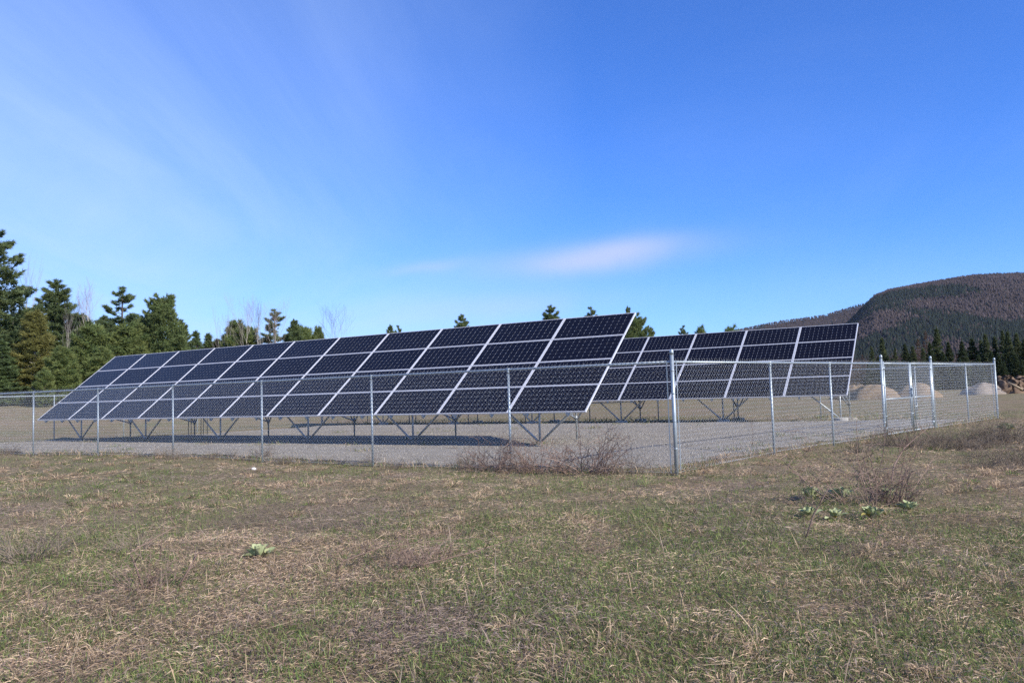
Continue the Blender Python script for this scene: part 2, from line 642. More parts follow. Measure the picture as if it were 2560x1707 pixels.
# ------------------------------------------------------------------ hills and far woods
def build_hill(name, ring, prof, d0, d1, seed, label_forest, n_trees, con_bias, azr):
    """wooded hill: terrain between d0 (foot) and d1 (ridge); prof maps bearing to ridge angle (tan)"""
    na, nd = 160, 60
    A = np.linspace(azr[0], azr[1], na)
    T = np.linspace(0, 1.35, nd)

    def surf(a, t):
        d = d0 + (d1 - d0) * t
        hgt = (prof(a) - 0.0055) * d
        s = np.where(t < 1, np.sin(np.clip(t, 0, 1) * math.pi / 2) ** 1.15, 1 - 0.9 * (t - 1))
        x = np.tan(a) * d
        gul = fbm(x / 260 + seed, d / 420 + seed, 4) - 0.5
        z = hgt * s * (1 + 0.30 * gul * np.clip(1 - np.abs(t), 0, 1) * 2 * np.clip(t * 2, 0, 1)) - 4
        return x, d, z
    aa, tt = np.meshgrid(A, T, indexing='ij')
    X, Y, Z = surf(aa, tt)
    V = np.stack([X, Y, Z], -1).reshape(-1, 3)
    i, j = np.meshgrid(np.arange(na - 1), np.arange(nd - 1), indexing='ij')
    Fq = np.stack([i * nd + j, (i + 1) * nd + j, (i + 1) * nd + j + 1, i * nd + j + 1], -1).reshape(-1, 4)
    tag(obj(name, np_mesh(name, V, Fq, M_hill, smooth=True)), kind='structure')
    rng = np.random.default_rng(seed)
    a = azr[0] + (azr[1] - azr[0]) * rng.random(n_trees)
    t = 1.02 * rng.random(n_trees) ** 0.75
    ex = int(n_trees * 0.06)
    t[:ex] = 0.95 + 0.07 * rng.random(ex)
    x, y, z = surf(a, t)
    msk = fbm(x / 170 + 3.7 * seed, y / 300 + 1.3, 5) + con_bias + 0.12 * sstep(0.80, 1.0, t)
    con = rng.random(n_trees) < 0.03 + 0.95 * sstep(0.485, 0.585, msk)
    # conifers: five-sided spires
    k = con
    n = int(k.sum())
    h = 7 + 7 * rng.random(n) ** 1.5
    w = h * (0.16 + 0.07 * rng.random(n))
    ang = np.arange(5) * 2 * math.pi / 5
    ring5 = np.stack([np.cos(ang), np.sin(ang), 0 * ang], -1)
    V1 = np.empty((n, 6, 3))
    V1[:, :5] = ring5[None] * w[:, None, None] * (0.75 + 0.5 * rng.random((n, 5, 1)))
    V1[:, 5] = np.stack([0 * h, 0 * h, h], -1)
    V1[:, :5, 2] += h[:, None] * 0.08
    V1 += np.stack([x[k], y[k], z[k]], -1)[:, None]
    f1 = np.array([(i, (i + 1) % 5, 5) for i in range(5)])
    F1 = (f1[None] + 6 * np.arange(n)[:, None, None]).reshape(-1, 3)
    c1 = np.array([0.022, 0.029, 0.023])[None] * (0.7 + 0.6 * rng.random((n, 1)))
    # leafless hardwoods: ragged grey crowns
    k = ~con
    n2 = int(k.sum())
    h = 7 + 4 * rng.random(n2)
    w = h * (0.16 + 0.10 * rng.random(n2))
    base = np.array([(1, 0, .55), (0, 1, .6), (-1, 0, .55), (0, -1, .6), (0, 0, 1), (0, 0, .05)])
    V2 = base[None] * np.stack([w, w, h], -1)[:, None]
    V2 += (rng.random((n2, 6, 3)) - 0.5) * w[:, None, None] * 0.9
    V2 += np.stack([x[k], y[k], z[k]], -1)[:, None]
    f2 = np.array([(0, 1, 4), (1, 2, 4), (2, 3, 4), (3, 0, 4), (3, 2, 5), (0, 3, 5)])
    F2 = (f2[None] + 6 * np.arange(n2)[:, None, None] + len(V1) * 6).reshape(-1, 3)
    c2 = np.array([0.060, 0.048, 0.047])[None] * (0.85 + 0.30 * rng.random((n2, 1))) * (0.7 + 0.6 * fbm(x[k] / 60, y[k] / 90, 3))[:, None]
    pale = rng.random(n2) < 0.04
    c2[pale] *= 1.45
    V = np.vstack([V1.reshape(-1, 3), V2.reshape(-1, 3)])
    C = np.vstack([np.repeat(c1, 6, 0), np.repeat(c2, 6, 0)])
    o = obj('hill_forest', np_mesh('hill_forest', V, np.vstack([F1, F2]), M_forest, C))
    tag(o, label_forest, 'forest', kind='stuff')


def px_prof(pts):
    """ridge line given as (photo column, tan of elevation)"""
    a = np.array([(p - 1280) / F_PX for p, _ in pts])
    a = np.arctan(a)
    e = np.array([q for _, q in pts])
    return lambda v: np.interp(v, a, e)


ridge_main = px_prof([(1500, .000), (1900, .018), (2020, .042), (2080, .060), (2130, .082), (2165, .099), (2195, .112), (2230, .1185), (2330, .126), (2440, .1325), (2560, .1335),
                      (2700, .128), (2950, .100), (3300, .06), (3800, .0)])
ridge_back = px_prof([(1300, .0), (1640, .046), (1840, .073), (1900, .079), (1960, .084), (2060, .089), (2160, .1015), (2300, .105), (2600, .10), (3200, .05), (3700, 0)])
ridge_left = px_prof([(-900, .02), (-200, .065), (300, .078), (560, .0775), (640, .068), (760, .054), (900, .045), (1200, .02), (1500, 0)])
build_hill('hill_front', 0, ridge_main, 900, 2400, 11, 'hillside wood of dark conifers and grey leafless trees', 62000, 0.0, (0.10, 0.85))
build_hill('hill_behind', 0, ridge_back, 2300, 3000, 23, 'grey leafless wood on the farther ridge sloping down left', 12000, -0.03, (0.02, 0.85))
build_hill('hill_left', 0, ridge_left, 1500, 2600, 31, 'distant purple wooded ridge glimpsed between the left trees', 6000, -0.02, (-0.80, 0.10))


# ------------------------------------------------------------------ solar arrays
ARR_TILT = {}


def ring_mesh(name, w, h, face, depth, material):
    """rectangular picture-frame ring, centred, top at z=0"""
    mb = MB()
    fh = face * 0.55
    mb.box((0, h / 2 - fh / 2, -depth / 2), (w / 2, fh / 2, depth / 2))
    mb.box((0, -h / 2 + fh / 2, -depth / 2), (w / 2, fh / 2, depth / 2))
    mb.box((w / 2 - face / 2, 0, -depth / 2), (face / 2, h / 2 - fh, depth / 2))
    mb.box((-w / 2 + face / 2, 0, -depth / 2), (face / 2, h / 2 - fh, depth / 2))
    return mb.mesh(name, material)


def cell_shape(cw, ch, cham):
    x, y = cw / 2, ch / 2
    c = cham
    return [(-x + c, -y), (x - c, -y), (x, -y + c), (x, y - c), (x - c, y), (-x + c, y), (-x, y - c), (-x, -y + c)]


def solar_array(label, P, yaw, tilt, ncol, PW, PH, bents, n_front, n_rear, footings, gates=()):
    gx, gy, z0 = P
    zb = hz1(gx, gy)
    root = thing('solar_array', label, 'solar array', (gx, gy, 0), -yaw)
    w, h = PW - 0.016, PH - 0.014
    fw = 0.025
    fh = fw * 0.55
    fm = ring_mesh('frame', w, h, fw, 0.038, M_alu)
    mb = MB()
    mb.box((0, 0, -0.008), (w / 2 - fw - 0.0005, h / 2 - fh - 0.0005, 0.003))
    bm_ = mb.mesh('solar_panel', M_back)
    iw, ih = w - 2 * fw - 0.016, h - 2 * fh - 0.014
    px_, py_ = iw / 12, ih / 6
    gap = 0.0032
    shp = cell_shape(px_ - gap, py_ - gap, 0.0095)
    ZC = -0.0035
    mb = MB()
    mb.add([(a, b, 0) for a, b in shp] + [(a, b, -0.0012) for a, b in shp], [tuple(range(8))] + [(i, 8 + i, 8 + (i + 1) % 8, (i + 1) % 8) for i in range(8)])
    one = mb.mesh('cell', M_cell)
    mb = MB()
    for i in range(12):
        for j in range(6):
            cx, cy = (i - 5.5) * px_, (j - 2.5) * py_
            mb.add([(cx + a, cy + b, ZC) for a, b in shp], [tuple(range(8))])
    allc = mb.mesh('cells', M_cell)
    ct, st = math.cos(tilt), math.sin(tilt)
    rj = random.Random(ncol)
    for i in range(ncol):
        for j in range(4):
            s = (j + 0.5) * PH
            p = obj('solar_panel', bm_, root, (-(i + 0.5) * PW, s * ct, z0 + s * st),
                    (tilt + rj.uniform(-.0015, .0015), rj.uniform(-.0012, .0012), 0))
            obj('frame', fm, p)
            if i == 0:
                for a in range(12):
                    for b in range(6):
                        obj('cell', one, p, ((a - 5.5) * px_, (b - 2.5) * py_, ZC))
            else:
                tag(obj('cells', allc, p), kind='stuff')
    L = ncol * PW
    nrm = Vector((0, -st, ct))
    vdir = Vector((0, ct, st))

    def on(n, below):
        """point of the panel plane at plan distance n, pushed below along the normal"""
        return Vector((0, n, z0 + n * math.tan(tilt))) - nrm * below
    # sloping rails, two under each column
    mb = MB()
    rl = 4 * PH
    rotx = Matrix.Rotation(tilt, 3, 'X')
    mb.box((0, 0, 0), (0.022, rl / 2 + 0.02, 0.042), rotx)
    rail = mb.mesh('rail', M_rack)
    for i in range(ncol):
        for q in (0.24, 0.76):
            c = vdir * (rl / 2) + Vector((0, 0, z0)) - nrm * (0.040 + 0.043)
            obj('rail', rail, root, (-(i + q) * PW, c.y, c.z))
    # cross pipes
    pts = {}
    for nme, n in (('front', n_front), ('rear', n_rear)):
        c = on(n, 0.127 + 0.032)
        pts[nme] = c
        mb = MB()
        mb.tube([(-0.25, 0, 0), (-L + 0.25, 0, 0)], 0.032, 10)
        obj('cross_pipe', mb.mesh('cross_pipe', M_rack, True), root, (0, c.y, c.z))
    zf = pts['front'].z
    zr = pts['rear'].z

    def member(name, a, b, r, material=M_rack):
        a = Vector(a)
        b = Vector(b)
        mbm = MB()
        mbm.tube([(0, 0, 0), b - a], r, 10)
        return obj(name, mbm.mesh(name, material, True), root, a)
    for k, u in enumerate(bents):
        def world(n):
            q = Matrix.Rotation(-yaw, 2) @ Vector((-u, n))
            return hz1(gx + q.x, gy + q.y)
        n1, n2 = pts['front'].y, pts['rear'].y
        g1, g2 = world(n1), world(n2)
        member('front_post', (-u, n1, g1 - 0.15), (-u, n1, zf), 0.026)
        rp = member('rear_post', (-u, n2, g2 - 0.15), (-u, n2, zr), 0.024)
        jm = MB()
        jm.tube([(0, 0, 0.62), (0, 0, 0.76)], 0.036, 10)
        obj('collar', jm.mesh('collar', M_rack, True), rp)
        # spreaders from the foot of the front post to the front pipe
        for sgn in (-1, 1):
            e = -u + sgn * 1.28
            if -L + 0.2 < e < -0.1:
                member('brace', (-u + sgn * 0.05, n1, g1 + 0.10), (e, n1, zf - 0.03), 0.026)
        # from the collar of the rear post forward to the front pipe, and sideways to the rear pipe
        member('brace', (-u + 0.03, n2 - 0.04, g2 + 0.54), (-u + 0.03, n1 + 0.03, zf - 0.05), 0.024)
        for sgn in (-1, 1):
            e = -u + sgn * 1.25
            if -L + 0.2 < e < -0.05:
                member('brace', (-u + sgn * 0.04, n2, g2 + 0.52), (e, n2, zr - 0.05), 0.022)
        if k < footings:
            for n, g in ((n1, g1), (n2, g2)):
                mbm = MB()
                mbm.tube([(0, 0, -0.1), (0, 0, 0.075), (0, 0, 0.09)], [0.23, 0.225, 0.205], 18)
                obj('concrete_footing', mbm.mesh('concrete_footing', M_conc), root, (-u, n, g + 0.02))
    return root, on


A1 = solar_array('near long solar array, four panels high, sloping down toward the front chain-link fence', (1.5455, 17.3604, 0.8861), 0.5542, 0.6683, 11, 2.0075, 0.952,
                 [1.58 + 3.78 * k for k in range(6)], 0.62, 2.5, 0)
A2 = solar_array('far solar array standing behind the near one, its end nearest the gate', (10.566, 25.426, 0.932), 0.5439, 0.6429, 12, 1.967, 1.035,
                 [0.35 + 3.87 * k for k in range(6)], 0.62, 2.5, 6)


def equipment_rack():
    x, y = -12.0, 30.3
    z = hz1(x, y)
    t = thing('inverter_rack', 'thin-legged dark equipment rack standing behind the near solar array', 'equipment rack', (x, y, z), R(-31))
    for q in (-0.42, -0.26, 0.30, 0.44, 0.66):
        mb = MB()
        mb.tube([(q - 0.03, 0, -0.1), (q, 0, 1.55)], 0.018, 6)
        obj('leg', mb.mesh('leg', M_cable, True), t)
    for zz in (1.0, 1.5):
        mb = MB()
        mb.box((0.1, 0.03, zz), (0.7, 0.02, 0.02))
        obj('cross_rail', mb.mesh('cross_rail', M_rack), t)
    for q in (-0.25, 0.45):
        mb = MB()
        mb.box((q, -0.10, 1.32), (0.22, 0.09, 0.30))
        b = obj('inverter', mb.mesh('inverter', M_box), t)
        mb = MB()
        mb.box((q, -0.20, 1.22), (0.10, 0.006, 0.05))
        obj('cover', mb.mesh('cover', M_cable), b)


equipment_rack()


# ------------------------------------------------------------------ chain-link fences
BAY_W = 3.0
WIRE_TOP = 0.055


def chain_mesh(width, height, r=0.0025, pitch=0.073):
    """woven wires: every wire a zigzag hooked into its neighbours, twisted ends on top"""
    n = int(round(width / pitch))
    pitch = width / n
    hz_ = pitch * 0.5
    k = int(height / hz_)
    zz = np.arange(k + 1) * hz_
    zz = zz + (height - zz[-1])
    V = []
    Fc = []
    ang = np.array([0, 2.094, 4.189]) + 0.5
    off = 0
    for i in range(n):
        side = np.where((np.arange(k + 1) % 2) == 0, -1, 1)
        x = (i + 0.5) * pitch + side * pitch * 0.5 * 1.03
        y = side * 0.0022
        P = np.stack([x, y, zz], -1)
        # twisted end leaning out at the top
        P = np.vstack([P, [[x[-1] + side[-1] * -0.022, 0.004, zz[-1] + 0.030]]])
        m = len(P)
        ringv = np.stack([0.75 * np.cos(ang), np.sin(ang), 0.5 * np.cos(ang) * 0], -1) * r
        V.append((P[:, None] + ringv[None]).reshape(-1, 3))
        a = off + 3 * np.arange(m - 1)[:, None] + np.arange(3)[None]
        b = off + 3 * np.arange(m - 1)[:, None] + (np.arange(3)[None] + 1) % 3
        Fc.append(np.stack([a, b, b + 3, a + 3], -1).reshape(-1, 4))
        off += 3 * m
    return np_mesh('chain_link_mesh', np.vstack(V), np.vstack(Fc), M_wire)


CHAIN = chain_mesh(BAY_W, 1.745)
_pm = {}


def post_mesh(kind):
    if kind in _pm:
        return _pm[kind]
    mb = MB()
    if kind == 'line':
        mb.tube([(0, 0, -0.35), (0, 0, 1.735)], 0.0215, 12)
        mb.tube([(-0.033, 0, H_RAIL), (0.033, 0, H_RAIL)], 0.029, 12)       # loop cap round the rail
        mb.tube([(0, 0, 1.70), (0, 0, 1.745)], 0.027, 12)
    else:
        mb.tube([(0, 0, -0.35), (0, 0, 1.90)], 0.0315, 16)
    _pm[kind] = mb.mesh('post', M_galv, True)
    return _pm[kind]


def cap_mesh():
    if 'cap' not in _pm:
        mb = MB()
        mb.tube([(0, 0, 0), (0, 0, 0.045), (0, 0, 0.07), (0, 0, 0.088), (0, 0, 0.095)], [0.0350, 0.0350, 0.030, 0.016, 0.003], 16)
        _pm['cap'] = mb.mesh('dome_cap', M_galv, True)
    return _pm['cap']


def fence(label, pts, kinds, group=None, rails=True, skip=()):
    """pts: plan points of the posts; kinds: 'line', 'end' or None (post belongs to the neighbour)"""
    b0 = pts[0]
    root = thing('chain_link_fence', label, 'fence', (b0[0], b0[1], hz1(*b0)), 0, group)
    zb = [hz1(*p) for p in pts]
    O = Vector((b0[0], b0[1], zb[0]))

    def loc(p, z):
        return Vector((p[0], p[1], z)) - O
    for i, (p, k) in enumerate(zip(pts, kinds)):
        if k is None:
            continue
        d = np.array(pts[min(i + 1, len(pts) - 1)]) - np.array(pts[max(i - 1, 0)])
        rz = math.atan2(d[1], d[0])
        o = obj('post', post_mesh(k), root, loc(p, 0.0), (0, 0, rz))
        if k == 'end':
            o.scale = (1, 1, 1.0)
            obj('dome_cap', cap_mesh(), o, (0, 0, 1.885))
            for zz in (0.35, 0.80, 1.25, 1.62):
                mb = MB()
                mb.tube([(0, 0, -0.011), (0, 0, 0.011)], 0.0345, 14)
                obj('band', mb.mesh('band', M_galv, True), o, (0, 0, zz))
    # rail
    rp = [Vector((p[0], p[1], H_RAIL)) - O for p in pts]
    mb = MB()
    mb.tube(rp, 0.0205, 10)
    obj('top_rail', mb.mesh('top_rail', M_galv, True), root)
    mb = MB()
    mb.tube([Vector((p[0], p[1], z + 0.05)) - O for p, z in zip(pts, zb)], 0.0022, 4)
    obj('tension_wire', mb.mesh('tension_wire', M_wire), root)
    for i in range(len(pts) - 1):
        a = np.array(pts[i])
        b = np.array(pts[i + 1])
        d = b - a
        L = float(np.hypot(*d))
        rz = math.atan2(d[1], d[0])
        n = np.array([d[1], -d[0]]) / L
        if n @ (np.array([0, 0]) - a) < 0:
            n = -n
        zz = min(zb[i], zb[i + 1]) * 0.5 + max(zb[i], zb[i + 1]) * 0.5
        a2 = a + n * 0.024
        top = H_RAIL + 0.035
        h = top - (zz + 0.02)
        tag(obj('chain_link_mesh', CHAIN, root, loc(a2, zz + 0.02), (0, 0, rz), (L / BAY_W, 1, h / 1.745)), kind='stuff')
        # stretcher bars beside strong posts
        for end, kk, off in ((a, kinds[i], 0.085), (b, kinds[i + 1], L - 0.085)):
            if kk == 'end' or (kk is None):
                q = a2 + d / L * off
                mb = MB()
                mb.box((0, 0, h / 2), (0.008, 0.003, h / 2 - 0.01))
                obj('stretcher_bar', mb.mesh('stretcher_bar', M_galv), root, loc(q, zz + 0.02), (0, 0, rz))
        # tie wires
        nt_ = 6
        for q in range(1, nt_):
            p = a + d * (q / nt_)
            mb = MB()
            mb.tube([(-0.004, 0, 0), (0.004, 0, 0)], 0.0245, 8)
            obj('tie', mb.mesh('tie', M_galv), root, Vector((p[0], p[1], H_RAIL)) - O, (0, 0, rz))
    return root


T2 = lambda p: (float(p[0]), float(p[1]))
fr = [T2(p) for p in FRONT]
fence('long front chain-link fence run from the thick corner post to the left edge', fr, ['end'] + ['line'] * 8 + ['end'])
rg = [T2(CORNER)] + [T2(p) for p in RIGHT]
fence('right-hand chain-link fence run between the thick corner post and the gate', rg[:4], [None, 'line', 'line', 'end'])
fence('short chain-link fence run to the right of the gate', rg[4:], ['end', 'line', 'end'])
dl = np.array(BL) - LC
tl = [0, 2.7, 5.3, 8.0, 11.3, 14.6, float(np.hypot(*dl))]
fence('left side chain-link fence seen behind the far end of the near array', [T2(LC + dl / np.hypot(*dl) * q) for q in tl], [None] + ['line'] * 5 + ['end'])
db = BL - RC
nb = 10
bp_ = [RC + db / np.hypot(*db) * q for q in (0, 2.32, 5.4, 8.5, 11.5, 14.5, 17.6, 20.6, 23.6, 26.6)] + [BL]
fence('rear chain-link fence behind the far array, seen through the gate', [T2(p) for p in bp_], [None] + ['line'] * 9 + [None])


def gate():
    a = RIGHT[2]
    b = RIGHT[3]
    d = (b - a)
    L = float(np.hypot(*d))
    u = d / L
    rz = math.atan2(d[1], d[0])

    def leaf(label, s0, s1, hinge):
        p = a + u * s0
        z = hz1(*p)
        w = s1 - s0
        t = thing('gate_leaf', label, 'gate', (p[0], p[1], z + 0.07), rz)
        hh = H_RAIL - z - 0.07
        for q in (0, w):
            mb = MB()
            mb.tube([(0, 0, 0), (0, 0, hh + (0.05 if q == 0 and hinge == 0 else 0.03))], 0.0235, 12)
            o = obj('stile', mb.mesh('stile', M_galv, True), t, (q, 0, 0))
            for zz in (0.45, 1.15):
                mb = MB()
                mb.tube([(0, 0, -0.012), (0, 0, 0.012)], 0.027, 12)
                obj('band', mb.mesh('band', M_galv, True), o, (0, 0, zz))
        for nm, zz, r in (('top_bar', hh, 0.0205), ('middle_bar', hh * 0.50, 0.018), ('bottom_bar', 0.02, 0.0205)):
            mb = MB()
            mb.tube([(0, 0, 0), (w, 0, 0)], r, 10)
            obj(nm, mb.mesh(nm, M_galv, True), t, (0, 0, zz))
        tag(obj('chain_link_mesh', CHAIN, t, (0.03, -0.022, 0.0), (0, 0, 0), ((w - 0.06) / BAY_W, 1, (hh + 0.03) / 1.745)), kind='stuff')
        hx = 0 if hinge == 0 else w
        sgn = -1 if hinge == 0 else 1
        for zz in (0.16, hh - 0.12):
            mb = MB()
            mb.tube([(0, 0, -0.03), (0, 0, 0.03)], 0.030, 12)
            mb.box((sgn * 0.05, 0, 0), (0.05, 0.012, 0.016))
            obj('hinge', mb.mesh('hinge', M_galv, True), t, (hx, 0, zz))
        return t, hh, w
    mid = L * 0.535
    t1, hh, w1 = leaf('left gate leaf, hung beside the taller capped gate post', 0.12, mid - 0.03, 0)
    t2, hh2, w2 = leaf('right gate leaf with drop rod, resting low on the grass', mid + 0.055, L - 0.075, 1)
    mb = MB()
    mb.tube([(0, 0, 0.03), (0, 0, 1.30)], 0.010, 8)
    mb.tube([(0, 0, 0.62), (0.14, -0.0, 0.62), (0.14, 0.0, 0.70)], 0.009, 8)
    obj('drop_rod', mb.mesh('drop_rod', M_galv, True), t2, (0.06, -0.045, 0))
    mb = MB()
    mb.box((0, 0, 0), (0.05, 0.012, 0.11))
    mb.box((-0.02, -0.02, 0.07), (0.03, 0.012, 0.02))
    mb.box((-0.02, -0.02, -0.07), (0.03, 0.012, 0.02))
    obj('latch', mb.mesh('latch', M_galv), t1, (w1 + 0.03, -0.03, hh * 0.58))


gate()


# ------------------------------------------------------------------ trees
def tufts_to_mesh(name, C, Dr, ln, wd, col, k, rng, spread=0.8):
    """k slim needles-sprays at each centre C along Dr"""
    n = len(C)
    C = np.repeat(C, k, 0)
    D = np.repeat(Dr, k, 0) + spread * rng.normal(size=(n * k, 3))
    D /= np.linalg.norm(D, axis=1, keepdims=True) + 1e-9
    S = np.cross(D, rng.normal(size=(n * k, 3)))
    S /= np.linalg.norm(S, axis=1, keepdims=True) + 1e-9
    ll = (np.repeat(ln, k) if np.ndim(ln) else ln) * (0.6 + 0.7 * rng.random(n * k))
    ww = wd * (0.6 + 0.8 * rng.random(n * k))
    C = C + rng.normal(size=C.shape) * 0.04
    V = np.empty((n * k, 3, 3))
    V[:, 0] = C - D * (ll * 0.15)[:, None] + S * ww[:, None]
    V[:, 1] = C - D * (ll * 0.05)[:, None] - S * ww[:, None]
    V[:, 2] = C + D * ll[:, None]
    Fq = np.arange(3 * n * k).reshape(-1, 3)
    cc = np.repeat(col, k, 0) * (0.75 + 0.5 * rng.random((n * k, 1)))
    return np_mesh(name, V.reshape(-1, 3), Fq, M_needle, np.repeat(cc, 3, 0))


def conifer(seed, H, base, prof, dz, nb, e0, curl, tl, tw, k, dens, c1, c2, trunk_r, open_=0.0, bark=None, side=0.42, spread=0.8):
    """returns (trunk+limb mesh, crown mesh). prof(t)->branch length / H, t=0 crown base .. 1 top"""
    rng = np.random.default_rng(seed)
    mb = MB()
    lean = rng.normal(size=2) * 0.012 * H
    ts = np.linspace(0, 1, 7)
    mb.tube([(lean[0] * t * t, lean[1] * t * t, -0.4 + (H + 0.4) * t) for t in ts], [trunk_r * (1 - 0.93 * t) + 0.01 for t in ts], 7)
    C = []
    D = []
    Co = []
    Ln = []
    z = base
    c1 = np.array(c1)
    c2 = np.array(c2)
    while z < H * 0.985:
        t = (z - base) / (H - base)
        m = max(3, int(round(nb + rng.integers(-1, 2))))
        a0 = rng.random() * 6.28
        for i in range(m):
            if rng.random() < open_ * 0.5:
                continue
            az = a0 + i * 6.283 / m + rng.normal() * 0.25
            L = prof(t) * H * (0.62 + 0.55 * rng.random())
            if L < 0.12:
                L = 0.12
            el = e0(t) + rng.normal() * 0.10
            dh = np.array([math.cos(az), math.sin(az), 0])
            ns = 6
            s = np.linspace(0, 1, ns)
            o = np.array([lean[0] * (z / H) ** 2, lean[1] * (z / H) ** 2, z + rng.normal() * dz * 0.25])
            P = o[None] + L * s[:, None] * dh * math.cos(el) + np.array([0, 0, 1.0]) * (L * s * math.sin(el) + curl * L * s ** 2)[:, None]
            if L > 0.5:
                mb.tube([tuple(q) for q in P[[0, 3, 5]]], [0.02 + 0.012 * L, 0.012 + 0.004 * L, 0.006], 4, False)
            n = max(4, int(dens * L * (1 + 0.5 * L)))
            ss = rng.random(n) ** 0.6
            ss = 0.18 + 0.84 * ss if open_ < 0.3 else 0.32 + 0.70 * ss
            pc = np.stack([np.interp(ss, s, P[:, j]) for j in range(3)], -1)
            lat = np.array([-dh[1], dh[0], 0])
            sw = side * L * np.sin(np.clip(ss, 0, 1) * math.pi * 0.86 + 0.2) * (2 * rng.random(n) - 1)
            pc = pc + lat * sw[:, None] + np.array([0, 0, 1.0]) * (rng.normal(size=n) * 0.06 * (0.4 + L * 0.35))[:, None]
            dd = dh[None] * 0.7 + lat * (np.sign(sw) * 0.4)[:, None] + np.array([0, 0, 0.55 + curl])[None]
            C.append(pc)
            D.append(dd)
            cl = rng.random()
            Co.append((c1 * (1 - cl) + c2 * cl)[None] * (0.8 + 0.4 * rng.random((n, 1))))
            Ln.append(np.full(n, tl))
        z += dz * (0.75 + 0.5 * rng.random()) * (1.0 if t < 0.75 else 0.75)
    # leader
    n = 10
    C.append(np.stack([np.full(n, lean[0]), np.full(n, lean[1]), H - 0.5 + 0.6 * rng.random(n)], -1))
    D.append(np.tile([0, 0, 1.0], (n, 1)))
    Co.append(np.tile(c1, (n, 1)))
    Ln.append(np.full(n, tl))
    crown = tufts_to_mesh('crown', np.vstack(C), np.vstack(D), np.concatenate(Ln), tw, np.vstack(Co), k, rng, spread)
    return mb.mesh('trunk', bark or M_bark, True), crown


def bare_tree(seed, H, spread_, levels, bark, tint_r=0.004, first=0.35, fork=3, rr=None):
    """leafless tree: trunk mesh and a twig mesh"""
    rng = random.Random(seed)
    tr = MB()
    tw = MB()
    r0 = rr if rr else H * 0.011

    def grow(p, d, L, r, lev):
        pts = [p]
        q = p.copy()
        dd = d.copy()
        for i in range(3):
            dd = (dd + Vector((rng.gauss(0, .09), rng.gauss(0, .09), 0.05 + rng.gauss(0, .05)))).normalized()
            q = q + dd * (L / 3)
            pts.append(q.copy())
        (tr if lev <= 1 else tw).tube(pts, [r, r * 0.85, r * 0.7, r * 0.5], 5 if lev <= 1 else 3, False)
        if lev >= levels:
            return
        n = fork + (1 if lev == 0 else 0) + rng.randint(0, 1)
        for i in range(n):
            f = 0.35 + 0.65 * (i + rng.random()) / n
            k = min(2, int(f * 3))
            s = pts[k].lerp(pts[k + 1], f * 3 - k)
            az = rng.random() * 6.283
            el = rng.uniform(0.25, 1.0) * spread_
            b = Vector((math.cos(az), math.sin(az), 0))
            nd = (dd * math.cos(el) + b * math.sin(el) + Vector((0, 0, 0.25))).normalized()
            grow(s, nd, L * rng.uniform(0.45, 0.68), max(r * 0.5, tint_r), lev + 1)
    p0 = Vector((0, 0, -0.3))
    top = Vector((rng.gauss(0, .03) * H, rng.gauss(0, .03) * H, H * 0.95))
    grow(p0, (top - p0).normalized(), H * 0.72, r0, 0)
    # a few leaders continuing the trunk
    for i in range(fork):
        q = top * 0.70
        grow(q, (top - p0 + Vector((rng.gauss(0, .12) * H, rng.gauss(0, .12) * H, 0))).normalized(), H * 0.34, r0 * 0.45, 1)
    return tr.mesh('trunk', bark, True), tw.mesh('twigs', M_twiggrey)


M_twiggrey = mat('grey_twigs', (0.20, 0.165, 0.155), rough=0.9, spec=0.05, color2=(0.27, 0.24, 0.23), scale=1.5)
M_twigmauve = mat('mauve_twigs', (0.145, 0.095, 0.085), rough=0.9, spec=0.05, color2=(0.19, 0.14, 0.125), scale=1.5)

pine_prof = lambda t: 0.25 * (1 - t) ** 0.82 * (0.55 + 0.45 * min(1, t * 4 + 0.35)) + 0.012
round_prof = lambda t: 0.34 * (1 - t) ** 0.5 * (0.7 + 0.3 * min(1, t * 3)) + 0.015
tall_prof = lambda t: 0.20 * (1 - t) ** 0.5 * (0.5 + 0.5 * min(1, t * 3 + 0.2)) + 0.012
spruce_prof = lambda t: 0.175 * (1 - t) ** 0.9 + 0.008
col_prof = lambda t: 0.17 * (1 - t) ** 0.55 + 0.01
G1, G2 = (0.118, 0.165, 0.078), (0.180, 0.220, 0.088)
G3, G4 = (0.150, 0.205, 0.076), (0.220, 0.255, 0.090)
Y1, Y2 = (0.170, 0.180, 0.060), (0.245, 0.235, 0.080)
B1, B2 = (0.070, 0.096, 0.050), (0.125, 0.145, 0.064)

